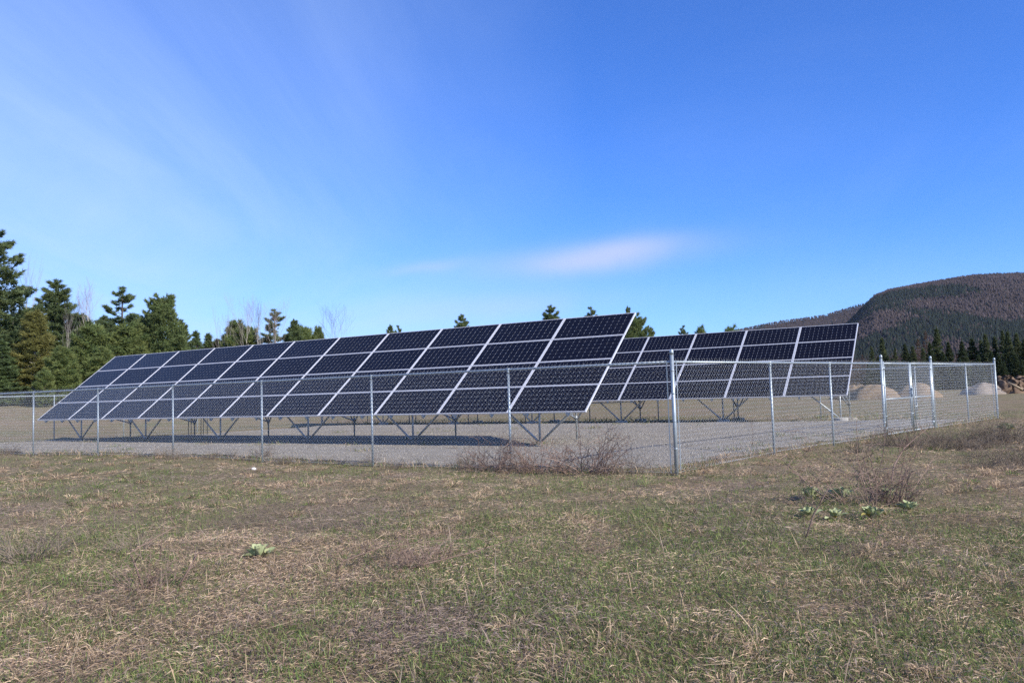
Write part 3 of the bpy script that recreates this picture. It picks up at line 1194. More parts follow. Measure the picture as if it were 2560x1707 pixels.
PROTO = {
    'pineA': conifer(1, 13, 1.5, pine_prof, 0.62, 6, lambda t: 0.22 + 0.45 * t, 0.22, 0.28, 0.028, 12, 17, G1, G2, 0.20, 0.15),
    'pineB': conifer(2, 13, 2.0, pine_prof, 0.95, 5, lambda t: 0.15 + 0.40 * t, 0.30, 0.30, 0.028, 13, 18, G1, G2, 0.20, 0.55),
    'pineC': conifer(3, 11, 0.8, round_prof, 0.55, 7, lambda t: 0.30 + 0.55 * t, 0.20, 0.30, 0.030, 11, 10, G3, G2, 0.20, 0.1),
    'pineD': conifer(4, 18, 2.5, tall_prof, 0.75, 6, lambda t: 0.05 + 0.35 * t, 0.28, 0.34, 0.034, 12, 10, G1, G2, 0.30, 0.22),
    'young': conifer(5, 6, 0.15, round_prof, 0.36, 7, lambda t: 0.45 + 0.55 * t, 0.15, 0.30, 0.026, 10, 16, G3, G4, 0.09, 0.0),
    'youngB': conifer(6, 6, 0.15, round_prof, 0.40, 6, lambda t: 0.40 + 0.5 * t, 0.20, 0.32, 0.026, 10, 16, G3, G4, 0.09, 0.15),
    'cedar': conifer(7, 9, 1.6, col_prof, 0.34, 7, lambda t: 0.30 + 0.5 * t, 0.12, 0.30, 0.028, 9, 18, Y1, Y2, 0.13, 0.3, M_birch),
    'dark': conifer(8, 8, 0.2, spruce_prof, 0.36, 8, lambda t: -0.10 + 0.45 * t, 0.12, 0.24, 0.028, 10, 17, G1, G3, 0.12, 0.0),
    'spruceA': conifer(9, 10, 0.3, spruce_prof, 0.42, 8, lambda t: -0.22 + 0.55 * t, 0.12, 0.30, 0.060, 6, 13, B1, B2, 0.13, 0.05),
    'spruceB': conifer(10, 10, 0.3, lambda t: 0.150 * (1 - t) ** 0.8 + 0.008, 0.48, 7, lambda t: -0.28 + 0.6 * t, 0.14, 0.30, 0.060, 6, 13, B1, B2, 0.13, 0.15),
    'spruceC': conifer(11, 10, 0.3, lambda t: 0.20 * (1 - t) ** 1.0 + 0.008, 0.44, 8, lambda t: -0.18 + 0.5 * t, 0.12, 0.30, 0.060, 6, 12, B1, (0.055, 0.072, 0.030), 0.13, 0.1),
    'larch': conifer(12, 10, 0.8, lambda t: 0.14 * (1 - t) ** 0.8 + 0.01, 0.50, 6, lambda t: 0.0 + 0.5 * t, 0.12, 0.34, 0.016, 6, 9, (0.12, 0.080, 0.055), (0.16, 0.105, 0.075), 0.11, 0.3),
    'birchA': bare_tree(21, 10, 0.60, 4, M_birch, 0.0022, fork=3, rr=0.055),
    'birchB': bare_tree(22, 10, 0.50, 4, M_birch, 0.0022, fork=3, rr=0.05),
    'bareC': bare_tree(23, 10, 0.75, 4, M_birch, 0.0022, fork=4, rr=0.034),
}
PH_ = {'pineA': 13, 'pineB': 13, 'pineC': 11, 'pineD': 18, 'young': 6, 'youngB': 6, 'cedar': 9, 'dark': 8, 'birchA': 10, 'birchB': 10, 'bareC': 10}


def tree(kind, name, label, x, y, H, cat='tree', group=None, wide=1.0, rz=None):
    base = PH_.get(kind, 10)
    s = H / base
    tr, cr = PROTO[kind]
    z = hz1(x, y)
    t = thing(name, label, cat, (x, y, z), rz if rz is not None else random.random() * 6.28, group, (s * wide, s * wide, s))
    obj('trunk', tr, t)
    obj('twigs' if kind[:5] in ('birch', 'bareC') else 'crown', cr, t)
    return t


def horizon(px):
    return 980.2 - ROLL * (px - 1280)


def tree_px(kind, name, label, px, top, d, cat='tree', group=None, wide=1.0, rz=None):
    """a tree at depth d on the bearing of photo column px whose tip reaches photo row top"""
    x, y = bearing(px + ROLL * (853 - top) * 0.5, d)
    H = EYE + (horizon(px) - top) / F_PX * d - hz1(x, y)
    return tree(kind, name, label, x, y, H, cat, group, wide, rz)


G_L = 'trees at the wood edge on the left'
for kind, name, label, px, top, d, wide in [
    ('pineD', 'white_pine', 'tall open-branched white pine cut off by the left edge', -30, 584, 72, 1.35),
    ('pineA', 'white_pine', 'broad dark white pine with a pointed top beside the tall left pine', 132, 700, 78, 1.55),
    ('cedar', 'cedar_tree', 'yellow-green cedar with a pale bare lower trunk', 80, 780, 62, 1.5),
    ('dark', 'spruce_tree', 'dark green spruce at the left edge under the tall pine', 6, 850, 60, 1.9),
    ('dark', 'spruce_tree', 'small dark spruce close against the yellow-green cedar', 44, 880, 64, 1.6),
    ('young', 'young_pine', 'round bright green young pine just left of the near array', 150, 878, 60, 1.35),
    ('youngB', 'young_pine', 'bushy young pine below the twin-stemmed birch', 222, 818, 66, 1.25),
    ('young', 'young_pine', 'low young pine hugging the far upper corner of the near array', 250, 880, 62, 1.4),
    ('youngB', 'young_pine', 'small young pine between the cedar and the bright green one', 108, 930, 58, 1.2),
    ('pineB', 'white_pine', 'candelabra-shaped pine with upswept tips standing free on the sky', 298, 720, 74, 1.45),
    ('pineC', 'white_pine', 'dense broad pine, widest of the left group', 396, 750, 70, 1.05),
    ('pineA', 'white_pine', 'shorter pine leaning on the right flank of the broad one', 446, 800, 72, 1.35),
    ('youngB', 'young_pine', 'pine filling the gap in front of the candelabra pine', 318, 820, 68, 1.3),
    ('dark', 'spruce_tree', 'little pointed spruce right of the broad pine', 490, 828, 85, 1.4),
    ('dark', 'spruce_tree', 'second little pointed spruce right of the broad pine', 520, 835, 88, 1.4),
    ('cedar', 'cedar_tree', 'low yellowish bushy tree above the array between spruces and pines', 550, 850, 90, 2.0),
    ('young', 'young_pine', 'round green pine left of the tall bare tree', 588, 818, 88, 1.25),
    ('youngB', 'young_pine', 'green pine right under the tall bare tree', 610, 826, 84, 1.25),
    ('pineB', 'white_pine', 'ragged pine with a lopsided top among bare birches', 684, 776, 82, 1.5),
    ('pineA', 'white_pine', 'slim pine on the right of the ragged pine clump', 734, 800, 84, 1.2),
    ('youngB', 'young_pine', 'low pine at the right end of the ragged pine clump', 748, 826, 86, 1.2),
    ('pineA', 'white_pine', 'dim pine behind, between the tall left pine and the broad dark one', 56, 770, 92, 1.5),
    ('pineC', 'white_pine', 'dim pine behind the twin-stemmed birch', 196, 800, 94, 1.2),
    ('pineA', 'white_pine', 'dim pine behind, right of the twin-stemmed birch', 258, 790, 92, 1.5),
    ('pineC', 'white_pine', 'dim pine behind, between the candelabra pine and the broad pine', 346, 800, 90, 1.3),
    ('young', 'young_pine', 'tiny conifer top showing under the isolated bare tree', 792, 832, 90, 0.7),
    ('pineA', 'white_pine', 'pair-topped pine tip just over the sixth panel column', 975, 814, 92, 0.9),
    ('pineB', 'white_pine', 'faint small pine tip second of that pair', 994, 817, 95, 0.8),
    ('pineA', 'white_pine', 'pointed pine top above the middle of the near array', 1154, 788, 92, 1.1),
    ('pineA', 'white_pine', 'rounded pine top with a low side branch above the near array', 1376, 766, 90, 1.25),
    ('pineB', 'white_pine', 'ragged pine top near the right end of the near array', 1479, 771, 95, 1.0),
    ('pineA', 'white_pine', 'little pine tip touching the upper right corner of the near array', 1571, 768, 98, 0.7),
    ('pineC', 'white_pine', 'round leafy-looking pine in the gap between the two arrays', 1590, 794, 80, 1.0),
    ('pineB', 'white_pine', 'small ragged pine tip above the left half of the far array', 1706, 817, 95, 0.9),
    ('youngB', 'young_pine', 'smallest pine tip above the far array', 1752, 828, 95, 0.7),
    ('youngB', 'young_pine', 'low pine tip where the far array meets the foot of the hill', 1830, 826, 100, 0.8),
]:
    tree_px(kind, name, label, px, top, d, 'tree', G_L, wide)
for kind, label, px, top, d, wide in [
    ('birchB', 'thin pale birch rising beside the tall left pine', 62, 712, 74, 0.8),
    ('birchA', 'twin-stemmed white birch on the sky left of the candelabra pine', 228, 760, 76, 0.9),
    ('birchB', 'white birch trunk in front of the broad dark pine', 162, 815, 68, 0.8),
    ('birchA', 'short white birch between the broad dark pine and the twin-stemmed one', 198, 790, 80, 0.8),
    ('bareC', 'tall airy bare tree on the sky above the array', 616, 786, 82, 0.9),
    ('birchA', 'pale bare birch left of the ragged pine', 646, 796, 78, 0.8),
    ('bareC', 'grey bare tree in the middle of the ragged pine clump', 690, 800, 78, 0.8),
    ('birchB', 'small bare birch left of the round green pine', 566, 814, 86, 0.7),
    ('bareC', 'isolated feathery bare tree right of the pine clump', 822, 806, 88, 0.95),
]:
    tree_px(kind, 'bare_birch', label, px, top, d, 'tree', G_L, wide)


def brush(name, label, specs, seed, colr, kind='stuff', size=0.5):
    """leafless brushwood filling the wood edge; one mass"""
    rng = np.random.default_rng(seed)
    C = []
    D = []
    Co = []
    Ln = []
    for x, y, w, h, n in specs:
        px = x + w * rng.normal(size=n) * 0.5
        py = y + 2.0 * rng.normal(size=n)
        hh = h * (0.4 + 0.6 * fbm(px * 0.6 + seed, py * 0.6, 3)) * 1.25
        pz = hz(px, py) + hh * rng.random(n) ** 0.8
        C.append(np.stack([px, py, pz], -1))
        D.append(np.tile([0, 0, 1.0], (n, 1)))
        Co.append(np.array(colr)[None] * (0.6 + 0.8 * rng.random((n, 1))))
        Ln.append(np.full(n, size))
    me = tufts_to_mesh(name, np.vstack(C), np.vstack(D), np.concatenate(Ln), 0.014, np.vstack(Co), 4, rng, 0.55)
    return tag(obj(name, me), label, 'brushwood', kind=kind)


sp = []
for px in range(-160, 700, 20):
    x, y = bearing(px, 80)
    sp.append((x, y, 3.0, 4.2 if px < 480 else 2.6, 330))
brush('brushwood', 'mauve leafless brushwood between the trees on the left', sp, 5, (0.135, 0.092, 0.082), size=0.9)
sp = []
for px in range(1900, 2900, 16):
    x, y = bearing(px, 118)
    sp.append((x, y, 3.5, 4.4 if px < 2330 else 3.2, 260))
brush('brushwood', 'reddish grey leafless brushwood among the spruces on the right', sp, 6, (0.115, 0.080, 0.066), size=1.0)

G_S = 'spruces in the row below the hill'
row = [(2152, 888, .8, 'larch', 104), (2178, 868, .9, 'spruceB', 104), (2166, 905, 1.1, 'spruceC', 98), (2203, 846, .95, 'spruceA', 102), (2216, 890, 1.1, 'spruceC', 100), (2234, 872, .8, 'spruceB', 104),
       (2250, 905, 1.1, 'spruceC', 99), (2262, 862, 1.15, 'spruceC', 100), (2280, 866, 1.0, 'spruceA', 103), (2292, 848, .9, 'larch', 106), (2306, 872, 1.0, 'spruceB', 98), (2312, 830, .8, 'larch', 108),
       (2324, 858, 1.15, 'spruceC', 99), (2341, 822, 1.0, 'spruceA', 100), (2352, 880, 1.2, 'spruceC', 97), (2368, 856, 1.1, 'spruceC', 101), (2388, 884, 1.1, 'larch', 100), (2402, 854, 1.2, 'spruceC', 99),
       (2414, 892, 1.2, 'spruceB', 96), (2430, 846, 1.25, 'spruceC', 101), (2450, 852, .9, 'spruceB', 104), (2463, 836, .95, 'spruceA', 100), (2474, 880, 1.2, 'spruceC', 96), (2484, 842, .95, 'spruceA', 103),
       (2506, 828, .9, 'spruceB', 102), (2517, 830, 1.0, 'spruceA', 99), (2528, 878, 1.2, 'spruceC', 95), (2541, 834, 1.05, 'spruceA', 100), (2560, 850, 1.2, 'spruceC', 97), (2580, 842, 1.1, 'spruceA', 100),
       (2190, 893, 1.4, 'spruceC', 92), (2228, 897, 1.4, 'spruceC', 93), (2271, 892, 1.4, 'spruceC', 92), (2317, 890, 1.4, 'spruceC', 91), (2360, 894, 1.4, 'spruceC', 92), (2396, 896, 1.4, 'spruceC', 90),
       (2440, 888, 1.4, 'spruceC', 91), (2492, 884, 1.4, 'spruceC', 92), (2536, 886, 1.4, 'spruceC', 90), (2572, 882, 1.4, 'spruceC', 91),
       (2606, 856, 1.1, 'spruceC', 102), (2632, 846, 1.1, 'spruceB', 98), (2504, 905, 1.3, 'spruceC', 88), (2548, 900, 1.3, 'spruceC', 86)]
ORD = ['first', 'second', 'third', 'fourth', 'fifth', 'sixth', 'seventh', 'eighth', 'ninth', 'tenth', 'eleventh', 'twelfth', 'thirteenth', 'fourteenth', 'fifteenth', 'sixteenth',
       'seventeenth', 'eighteenth', 'nineteenth', 'twentieth', 'twenty-first', 'twenty-second', 'twenty-third', 'twenty-fourth', 'twenty-fifth', 'twenty-sixth', 'twenty-seventh',
       'twenty-eighth', 'twenty-ninth', 'thirtieth'] + ['thirty-' + q for q in ('first', 'second', 'third', 'fourth', 'fifth', 'sixth', 'seventh', 'eighth', 'ninth')] + ['fortieth', 'forty-first', 'forty-second']
cnt = {'spruce': 0, 'larch': 0}
for px, top, wide, kind, d in sorted(row):
    fam = 'larch' if kind == 'larch' else 'spruce'
    n = cnt[fam]
    cnt[fam] += 1
    if fam == 'larch':
        lb = 'thin brown leafless larch, %s from the left in the spruce row' % ORD[n]
    elif px == 2341:
        lb = 'tallest dark spruce in the middle of the row below the hill'
    else:
        lb = 'dark pointed spruce, %s from the left in the row below the hill' % ORD[n]
    tree_px(kind, 'larch_tree' if fam == 'larch' else 'spruce_tree', lb, px, top, d, 'tree', G_S, wide)


# ------------------------------------------------------------------ earth piles
def pile(name, label, x, y, w, dpt, h, material, seed, lumps=0.12, cat='earth pile', group=None, sharp=1.7):
    n, m = 36, 14
    rng = np.random.default_rng(seed)
    V = []
    for i in range(m + 1):
        t = i / m
        for j in range(n):
            a = 2 * math.pi * j / n
            rr = (1 - t) * (1 + 0.14 * math.sin(a * 2 + seed) + 0.09 * math.sin(a * 5 + seed * 2))
            V.append((0.5 * w * rr * math.cos(a), 0.5 * dpt * rr * math.sin(a), h * (1 - (1 - t) ** sharp)))
    V = np.array(V)
    V[:, 2] += h * lumps * 2.2 * (fbm(V[:, 0] * 1.4 + seed * 3, V[:, 1] * 1.4, 5) - 0.5) * np.clip(V[:, 2] / h * 3, 0.1, 1)
    V[:, :2] += lumps * 0.8 * rng.normal(size=(len(V), 2)) * 0.3
    V[:n, 2] = -0.3
    Fq = []
    for i in range(m):
        for j in range(n):
            j2 = (j + 1) % n
            Fq.append((i * n + j, i * n + j2, (i + 1) * n + j2, (i + 1) * n + j))
    me = np_mesh(name, V, np.array(Fq), material, smooth=True)
    return tag(obj(name, me, None, (x, y, hz1(x, y))), label, cat, group)


def pile_px(name, label, px, d, w, dpt, h, m, seed, **kw):
    x, y = bearing(px, d)
    return pile(name, label, x, y, w, dpt, h, m, seed, **kw)


GP = 'earth piles on the far field'
pile_px('earth_pile', 'tan earth pile partly hidden by the end of the far array', 2128, 62, 3.4, 3.0, 1.15, M_soilpile, 3, group=GP, lumps=0.16)
pile_px('earth_pile', 'rounded tan earth pile left of the gate post', 2172, 60, 4.4, 3.6, 1.12, M_soilpile, 4, group=GP, lumps=0.16)
pile_px('earth_pile', 'steep tan earth pile seen through the right gate leaf', 2283, 60, 3.8, 3.0, 1.12, M_soilpile, 5, group=GP, lumps=0.16)
pile_px('earth_pile', 'low grey gravelly pile behind the fence right of the gate', 2448, 64, 3.8, 3.2, 1.05, M_greypile, 6, group=GP, lumps=0.2)
pile_px('earth_pile', 'dark brown lumpy topsoil heap right of the last fence post', 2512, 64, 2.4, 2.4, 1.55, M_brownpile, 7, group=GP, lumps=0.5)
pile_px('earth_pile', 'brown topsoil heap running out at the right edge', 2556, 66, 3.4, 2.6, 1.25, M_brownpile, 8, group=GP, lumps=0.5)
x, y = bearing(2528, 62.5)
mb = MB()
mb.tube([(-0.5, 0, 0.9), (0.1, 0, 0.55), (0.6, 0.1, 0.3)], [0.05, 0.09, 0.11], 7)
tag(obj('broken_stump', mb.mesh('broken_stump', M_wood, True), None, (x, y, hz1(x, y))), 'pale splintered stump leaning out of the brown topsoil heap', 'stump')


# ------------------------------------------------------------------ dead shrubs and weeds
def bramble(seed, w, h, stems, twigs, material, rad=0.0035, arch=0.9):
    rng = random.Random(seed)
    mb = MB()
    for i in range(stems):
        a = rng.random() * 6.283
        r0 = w * 0.28 * math.sqrt(rng.random())
        p = Vector((r0 * math.cos(a), r0 * math.sin(a), -0.02))
        az = a + rng.gauss(0, 0.8)
        L = h * rng.uniform(0.6, 1.5)
        el = rng.uniform(0.35, 1.45)
        pts = [p.copy()]
        d = Vector((math.cos(az) * math.cos(el), math.sin(az) * math.cos(el), math.sin(el)))
        n = 5
        for k in range(n):
            d = (d + Vector((rng.gauss(0, .14), rng.gauss(0, .14), -arch * 0.16 * rng.random() + rng.gauss(0, .06)))).normalized()
            p = p + d * (L / n)
            pts.append(p.copy())
        r = rad * rng.uniform(0.6, 1.3)
        mb.tube(pts, [r * (1 - 0.13 * k) for k in range(n + 1)], 3, False)
        for q in range(rng.randint(max(1, twigs - 2), twigs + 2)):
            k = rng.randint(1, n - 1)
            s = pts[k].lerp(pts[k + 1], rng.random())
            b = Vector((rng.gauss(0, 1), rng.gauss(0, 1), rng.gauss(0.35, .6))).normalized()
            l2 = L * rng.uniform(0.15, 0.42)
            m = s + b * l2 * 0.5 + Vector((rng.gauss(0, .02), rng.gauss(0, .02), 0))
            e = s + b * l2 + Vector((0, 0, rng.gauss(0, .04)))
            mb.tube([s, m, e], [r * 0.55, r * 0.45, r * 0.3], 3, False)
    return mb.mesh('bramble', material)


BR = [bramble(1, 1.0, 0.42, 42, 4, M_twig, 0.0054), bramble(2, 1.2, 0.60, 60, 5, M_twigred, 0.0066), bramble(3, 0.9, 0.35, 46, 4, M_twig, 0.0046),
      bramble(4, 1.3, 0.50, 56, 4, M_twig, 0.0054), bramble(5, 1.2, 0.75, 28, 7, M_twigred, 0.0062, 0.3)]
GB = 'dead shrubs in the field'
for k, x, y, s, label in [
    (4, 3.80, 8.75, 1.0, 'open reddish dead shrub standing behind the pale-leaved rosettes'),
    (1, 4.15, 8.95, 0.55, 'low reddish dead shrub right beside the rosettes'),
    (3, -4.35, 7.25, 0.7, 'dense grey dead shrub low at the left edge'),
    (2, -3.55, 7.5, 0.55, 'small grey dead shrub right of the one at the left edge'),
    (1, -2.75, 5.95, 0.42, 'brown dead shrub with a few stout broken twigs in the left foreground'),
    (2, -2.15, 7.6, 0.45, 'tiny grey dead tuft above the lone left rosette'),
    (1, -0.75, 6.3, 0.42, 'flattened brown dead shrub beside the fallen dark branch'),
    (1, 0.4, 14.1, 0.95, 'brown dead shrub at the fence foot left of the corner post'),
    (1, 1.2, 13.75, 1.15, 'tallest brown dead shrub at the fence foot near the corner post'),
    (1, -0.5, 14.6, 0.95, 'dead shrub around the foot of the second post from the corner'),
    (3, 1.85, 13.4, 0.75, 'low brown dead shrub nearest the thick corner post'),
    (0, -8.0, 19.0, 0.75, 'grey dead shrub along the fence foot on the left'),
    (2, 6.6, 15.4, 0.8, 'low dead shrub in front of the right-hand fence'),
    (0, 7.9, 16.7, 0.9, 'dark dead shrub in the grass left of the gate'),
]:
    o = obj('dead_shrub', BR[k], None, (x, y, hz1(x, y)), (0, 0, random.random() * 6), (s, s, s))
    tag(o, label, 'shrub', GB)


def thicket(name, label, pts):
    """many overlapping dead brambles that read as one mass"""
    V = []
    Fc = []
    off = 0
    for (x, y, s, k) in pts:
        me = BR[k]
        n = len(me.vertices)
        co = np.empty(n * 3, np.float32)
        me.vertices.foreach_get('co', co)
        co = co.reshape(-1, 3) * s
        a = random.random() * 6.28
        c, sn = math.cos(a), math.sin(a)
        co = np.stack([co[:, 0] * c - co[:, 1] * sn + x, co[:, 0] * sn + co[:, 1] * c + y, co[:, 2] * random.uniform(0.75, 1.15) + hz1(x, y)], -1)
        lv = np.empty(len(me.loops), np.int32)
        me.loops.foreach_get('vertex_index', lv)
        V.append(co)
        Fc.append(lv.reshape(-1, 4) + off)
        off += n
    return tag(obj(name, np_mesh(name, np.vstack(V), np.vstack(Fc), M_twig)), label, 'brambles', kind='stuff')


pts = []
rr = random.Random(4)
for i in range(46):
    t = rr.random()
    y = 9.0 + 10.5 * t
    x0 = 0.545 * y + 0.35 + (1.0 if y < 11 else 0)
    x = x0 + abs(rr.gauss(0, 1.0)) * (0.8 + 0.12 * y)
    pts.append((x, y, rr.uniform(0.6, 1.0), rr.choice((0, 2, 3, 0))))
for i in range(16):
    y = 15.2 + 2.6 * rr.random()
    x = y * (0.46 + 0.12 * rr.random())
    pts.append((x, y, rr.uniform(0.5, 0.8), rr.choice((0, 2, 3))))
thicket('bramble_thicket', 'wide grey-brown bramble thicket along the right edge of the field', pts)
pts = []
for i in range(26):
    s = rr.uniform(1.5, 25)
    q = rr.uniform(-0.9, 0.25)
    p = CORNER + s * D1 + q * np.array([D1[1], -D1[0]]) * -1
    pts.append((p[0], p[1], rr.uniform(0.25, 0.5), rr.choice((0, 2, 1))))
thicket('fence_weeds', 'thin dead weeds and stalks along the foot of the front fence', pts)


def stalk(name, label, pts, r, material, side=5, cat='branch', seed=1):
    rng = random.Random(seed)
    o = Vector(pts[0])
    o.z = hz1(o.x, o.y)
    mb = MB()
    P = [Vector((0, 0, -0.03))] + [Vector(p) - Vector(pts[0]) for p in pts[1:]]
    n = len(P)
    mb.tube(P, [r * (1 - 0.65 * i / (n - 1)) for i in range(n)], 6)
    for i in range(side):
        k = rng.randint(max(0, n - 4), n - 2)
        s = P[k].lerp(P[k + 1], rng.random())
        b = Vector((rng.gauss(0, .6), rng.gauss(0, .6), rng.uniform(0.2, 1))).normalized() * rng.uniform(0.08, 0.22)
        mb.tube([s, s + b * 0.5, s + b + Vector((0, 0, rng.gauss(0, .02)))], [r * 0.5, r * 0.4, r * 0.2], 4)
    return tag(obj(name, mb.mesh(name, material, True), None, o), label, cat)


stalk('dead_stalk', 'single dark dead stalk leaning right in front of the rosettes', [(2.43, 6.92, 0), (2.53, 6.94, 0.2), (2.68, 6.97, 0.42), (2.80, 7.0, 0.58)], 0.0070, M_twigred, 6, 'stalk', 3)
stalk('dead_branch', 'reddish dead branch leaning right in the brambles in front of the gate', [(4.9, 10.6, 0), (5.1, 10.9, 0.22), (5.45, 11.3, 0.42), (5.75, 11.6, 0.52), (6.0, 11.7, 0.66)], 0.011, M_twigred, 12, 'branch', 5)
stalk('fallen_branch', 'dark fallen branch arching low over the grass in the left foreground', [(-1.42, 6.25, 0), (-1.36, 6.3, 0.09), (-1.1, 6.5, 0.15), (-0.75, 6.8, 0.13), (-0.35, 7.1, 0.10)], 0.006, M_twigred, 8, 'branch', 7)
stalk('fallen_branch', 'second dark branch lying right of the arching one', [(-1.05, 6.05, 0), (-0.8, 6.15, 0.05), (-0.35, 6.4, 0.10), (0.05, 6.7, 0.16)], 0.007, M_twigred, 8, 'branch', 9)
stalk('dead_stalk', 'thin upright dead weed left of the lone left rosette', [(-3.05, 6.9, 0), (-3.03, 6.9, 0.2), (-3.0, 6.92, 0.42)], 0.005, M_twigred, 4, 'stalk', 11)
stalk('grass_stalk', 'pale straw stalk standing left of the thin dead weed', [(-3.2, 6.9, 0), (-3.22, 6.9, 0.15), (-3.26, 6.92, 0.33)], 0.004, M_wood, 0, 'stalk', 12)
stalk('grass_stalk', 'pale curved stalk in the lower left corner', [(-2.27, 4.15, 0), (-2.29, 4.16, 0.08), (-2.26, 4.17, 0.2), (-2.28, 4.17, 0.25)], 0.004, M_wood, 0, 'stalk', 14)
stalk('dead_stalk', 'stout broken twig rising left out of the brown foreground shrub', [(-2.72, 5.9, 0), (-2.8, 5.95, 0.14), (-2.86, 5.98, 0.25), (-2.55, 6.05, 0.42)], 0.009, M_twigred, 3, 'stalk', 15)
stalk('dead_stalk', 'stout broken twig rising right out of the brown foreground shrub', [(-2.5, 5.9, 0), (-2.42, 5.95, 0.12), (-2.36, 5.98, 0.24), (-2.05, 6.0, 0.22)], 0.009, M_twigred, 3, 'stalk', 16)
stalk('dead_stalk', 'upright reddish weed inside the right-hand fence', [(5.0, 17.0, 0), (5.02, 17.0, 0.3), (5.0, 17.02, 0.62)], 0.006, M_twigred, 8, 'stalk', 18)


# mullein rosettes
def leaf_mesh(seed, L, W, cup, curl, material):
    n, m = 6, 4
    V = []
    for i in range(n + 1):
        t = i / n
        w = W * (max(0.0, math.sin(math.pi * min(1, 0.06 + 0.92 * t) ** 1.35)) ** 0.62) * 0.5 + 0.003
        zc = L * curl * t * t
        for j in range(m + 1):
            s = 2 * j / m - 1
            V.append((L * t * (1 - 0.15 * abs(curl) * t), w * s, zc + cup * w * s * s + 0.004 * math.sin(7 * t + 3 * s + seed)))
    Fq = [(i * (m + 1) + j, (i + 1) * (m + 1) + j, (i + 1) * (m + 1) + j + 1, i * (m + 1) + j + 1) for i in range(n) for j in range(m)]
    return np_mesh('leaf', np.array(V), np.array(Fq), material, smooth=True)


LEAF = [leaf_mesh(1, 0.125, 0.072, 0.55, -0.20, M_mull), leaf_mesh(2, 0.11, 0.07, 0.8, 0.05, M_mull), leaf_mesh(3, 0.135, 0.076, 0.45, -0.40, M_mull), leaf_mesh(4, 0.095, 0.06, 0.9, 0.15, M_mull)]
LEAFY = leaf_mesh(5, 0.12, 0.065, 0.5, -0.6, M_mull_y)


def mullein(label, x, y, s, n, seed):
    rng = random.Random(seed)
    t = thing('mullein_rosette', label, 'plant', (x, y, hz1(x, y) + 0.02), rng.random() * 6, 'pale woolly-leaved rosettes', s)
    n = int(n * 1.7)
    for i in range(n):
        az = i * 2.4 + rng.gauss(0, .3)
        f = i / n
        el = 0.55 + 0.85 * f + rng.gauss(0, .15)
        me = LEAFY if (rng.random() < 0.14 and f < 0.5) else rng.choice(LEAF[:2] if f < 0.6 else LEAF)
        rad = 0.015 + 0.09 * (1 - f) * rng.random()
        obj('leaf', me, t, (rad * math.cos(az), rad * math.sin(az), 0.01 + 0.03 * f), (rng.gauss(0, .25), -el, az), (1.1 - 0.3 * f,) * 3)


mullein('lone pale green rosette in the left foreground, one leaf yellowing', -2.2, 6.9, 0.8, 13, 1)
mullein('pale rosette left in the back pair behind the leaning dark stalk', 3.38, 9.35, 0.9, 10, 2)
mullein('pale rosette right in the back pair behind the leaning dark stalk', 3.72, 9.3, 0.95, 10, 3)
mullein('ragged low rosette just right of the leaning dark stalk', 2.86, 7.95, 0.72, 9, 4)
mullein('wide drooping rosette between the ragged one and the upright one', 3.08, 7.85, 0.70, 8, 5)
mullein('upright pale rosette, brightest of the right-hand group', 3.42, 7.80, 0.85, 11, 6)
mullein('darker green rosette at the foot of the open reddish shrub', 3.92, 8.12, 0.78, 10, 7)
mullein('small pale rosette half hidden inside the open reddish shrub', 4.28, 9.35, 0.7, 8, 8)
mullein('pale rosette far right beyond the last fence post', 12.45, 20.4, 1.5, 13, 9)
mullein('small pale rosette at the right edge beyond the last fence post', 13.1, 20.5, 1.0, 9, 10)

mb = MB()
mb.tube([(0, 0, -0.02), (0, 0, 0.02), (0.01, 0, 0.05), (0.015, 0, 0.065)], [0.05, 0.06, 0.045, 0.015], 8)
tag(obj('white_stone', mb.mesh('white_stone', M_rock, True), None, (-5.2, 16.0, hz1(-5.2, 16.0)), (0.2, 0, 0.5), (0.9, 0.6, 0.7)), 'small bright white stone in the grass left of centre', 'stone')


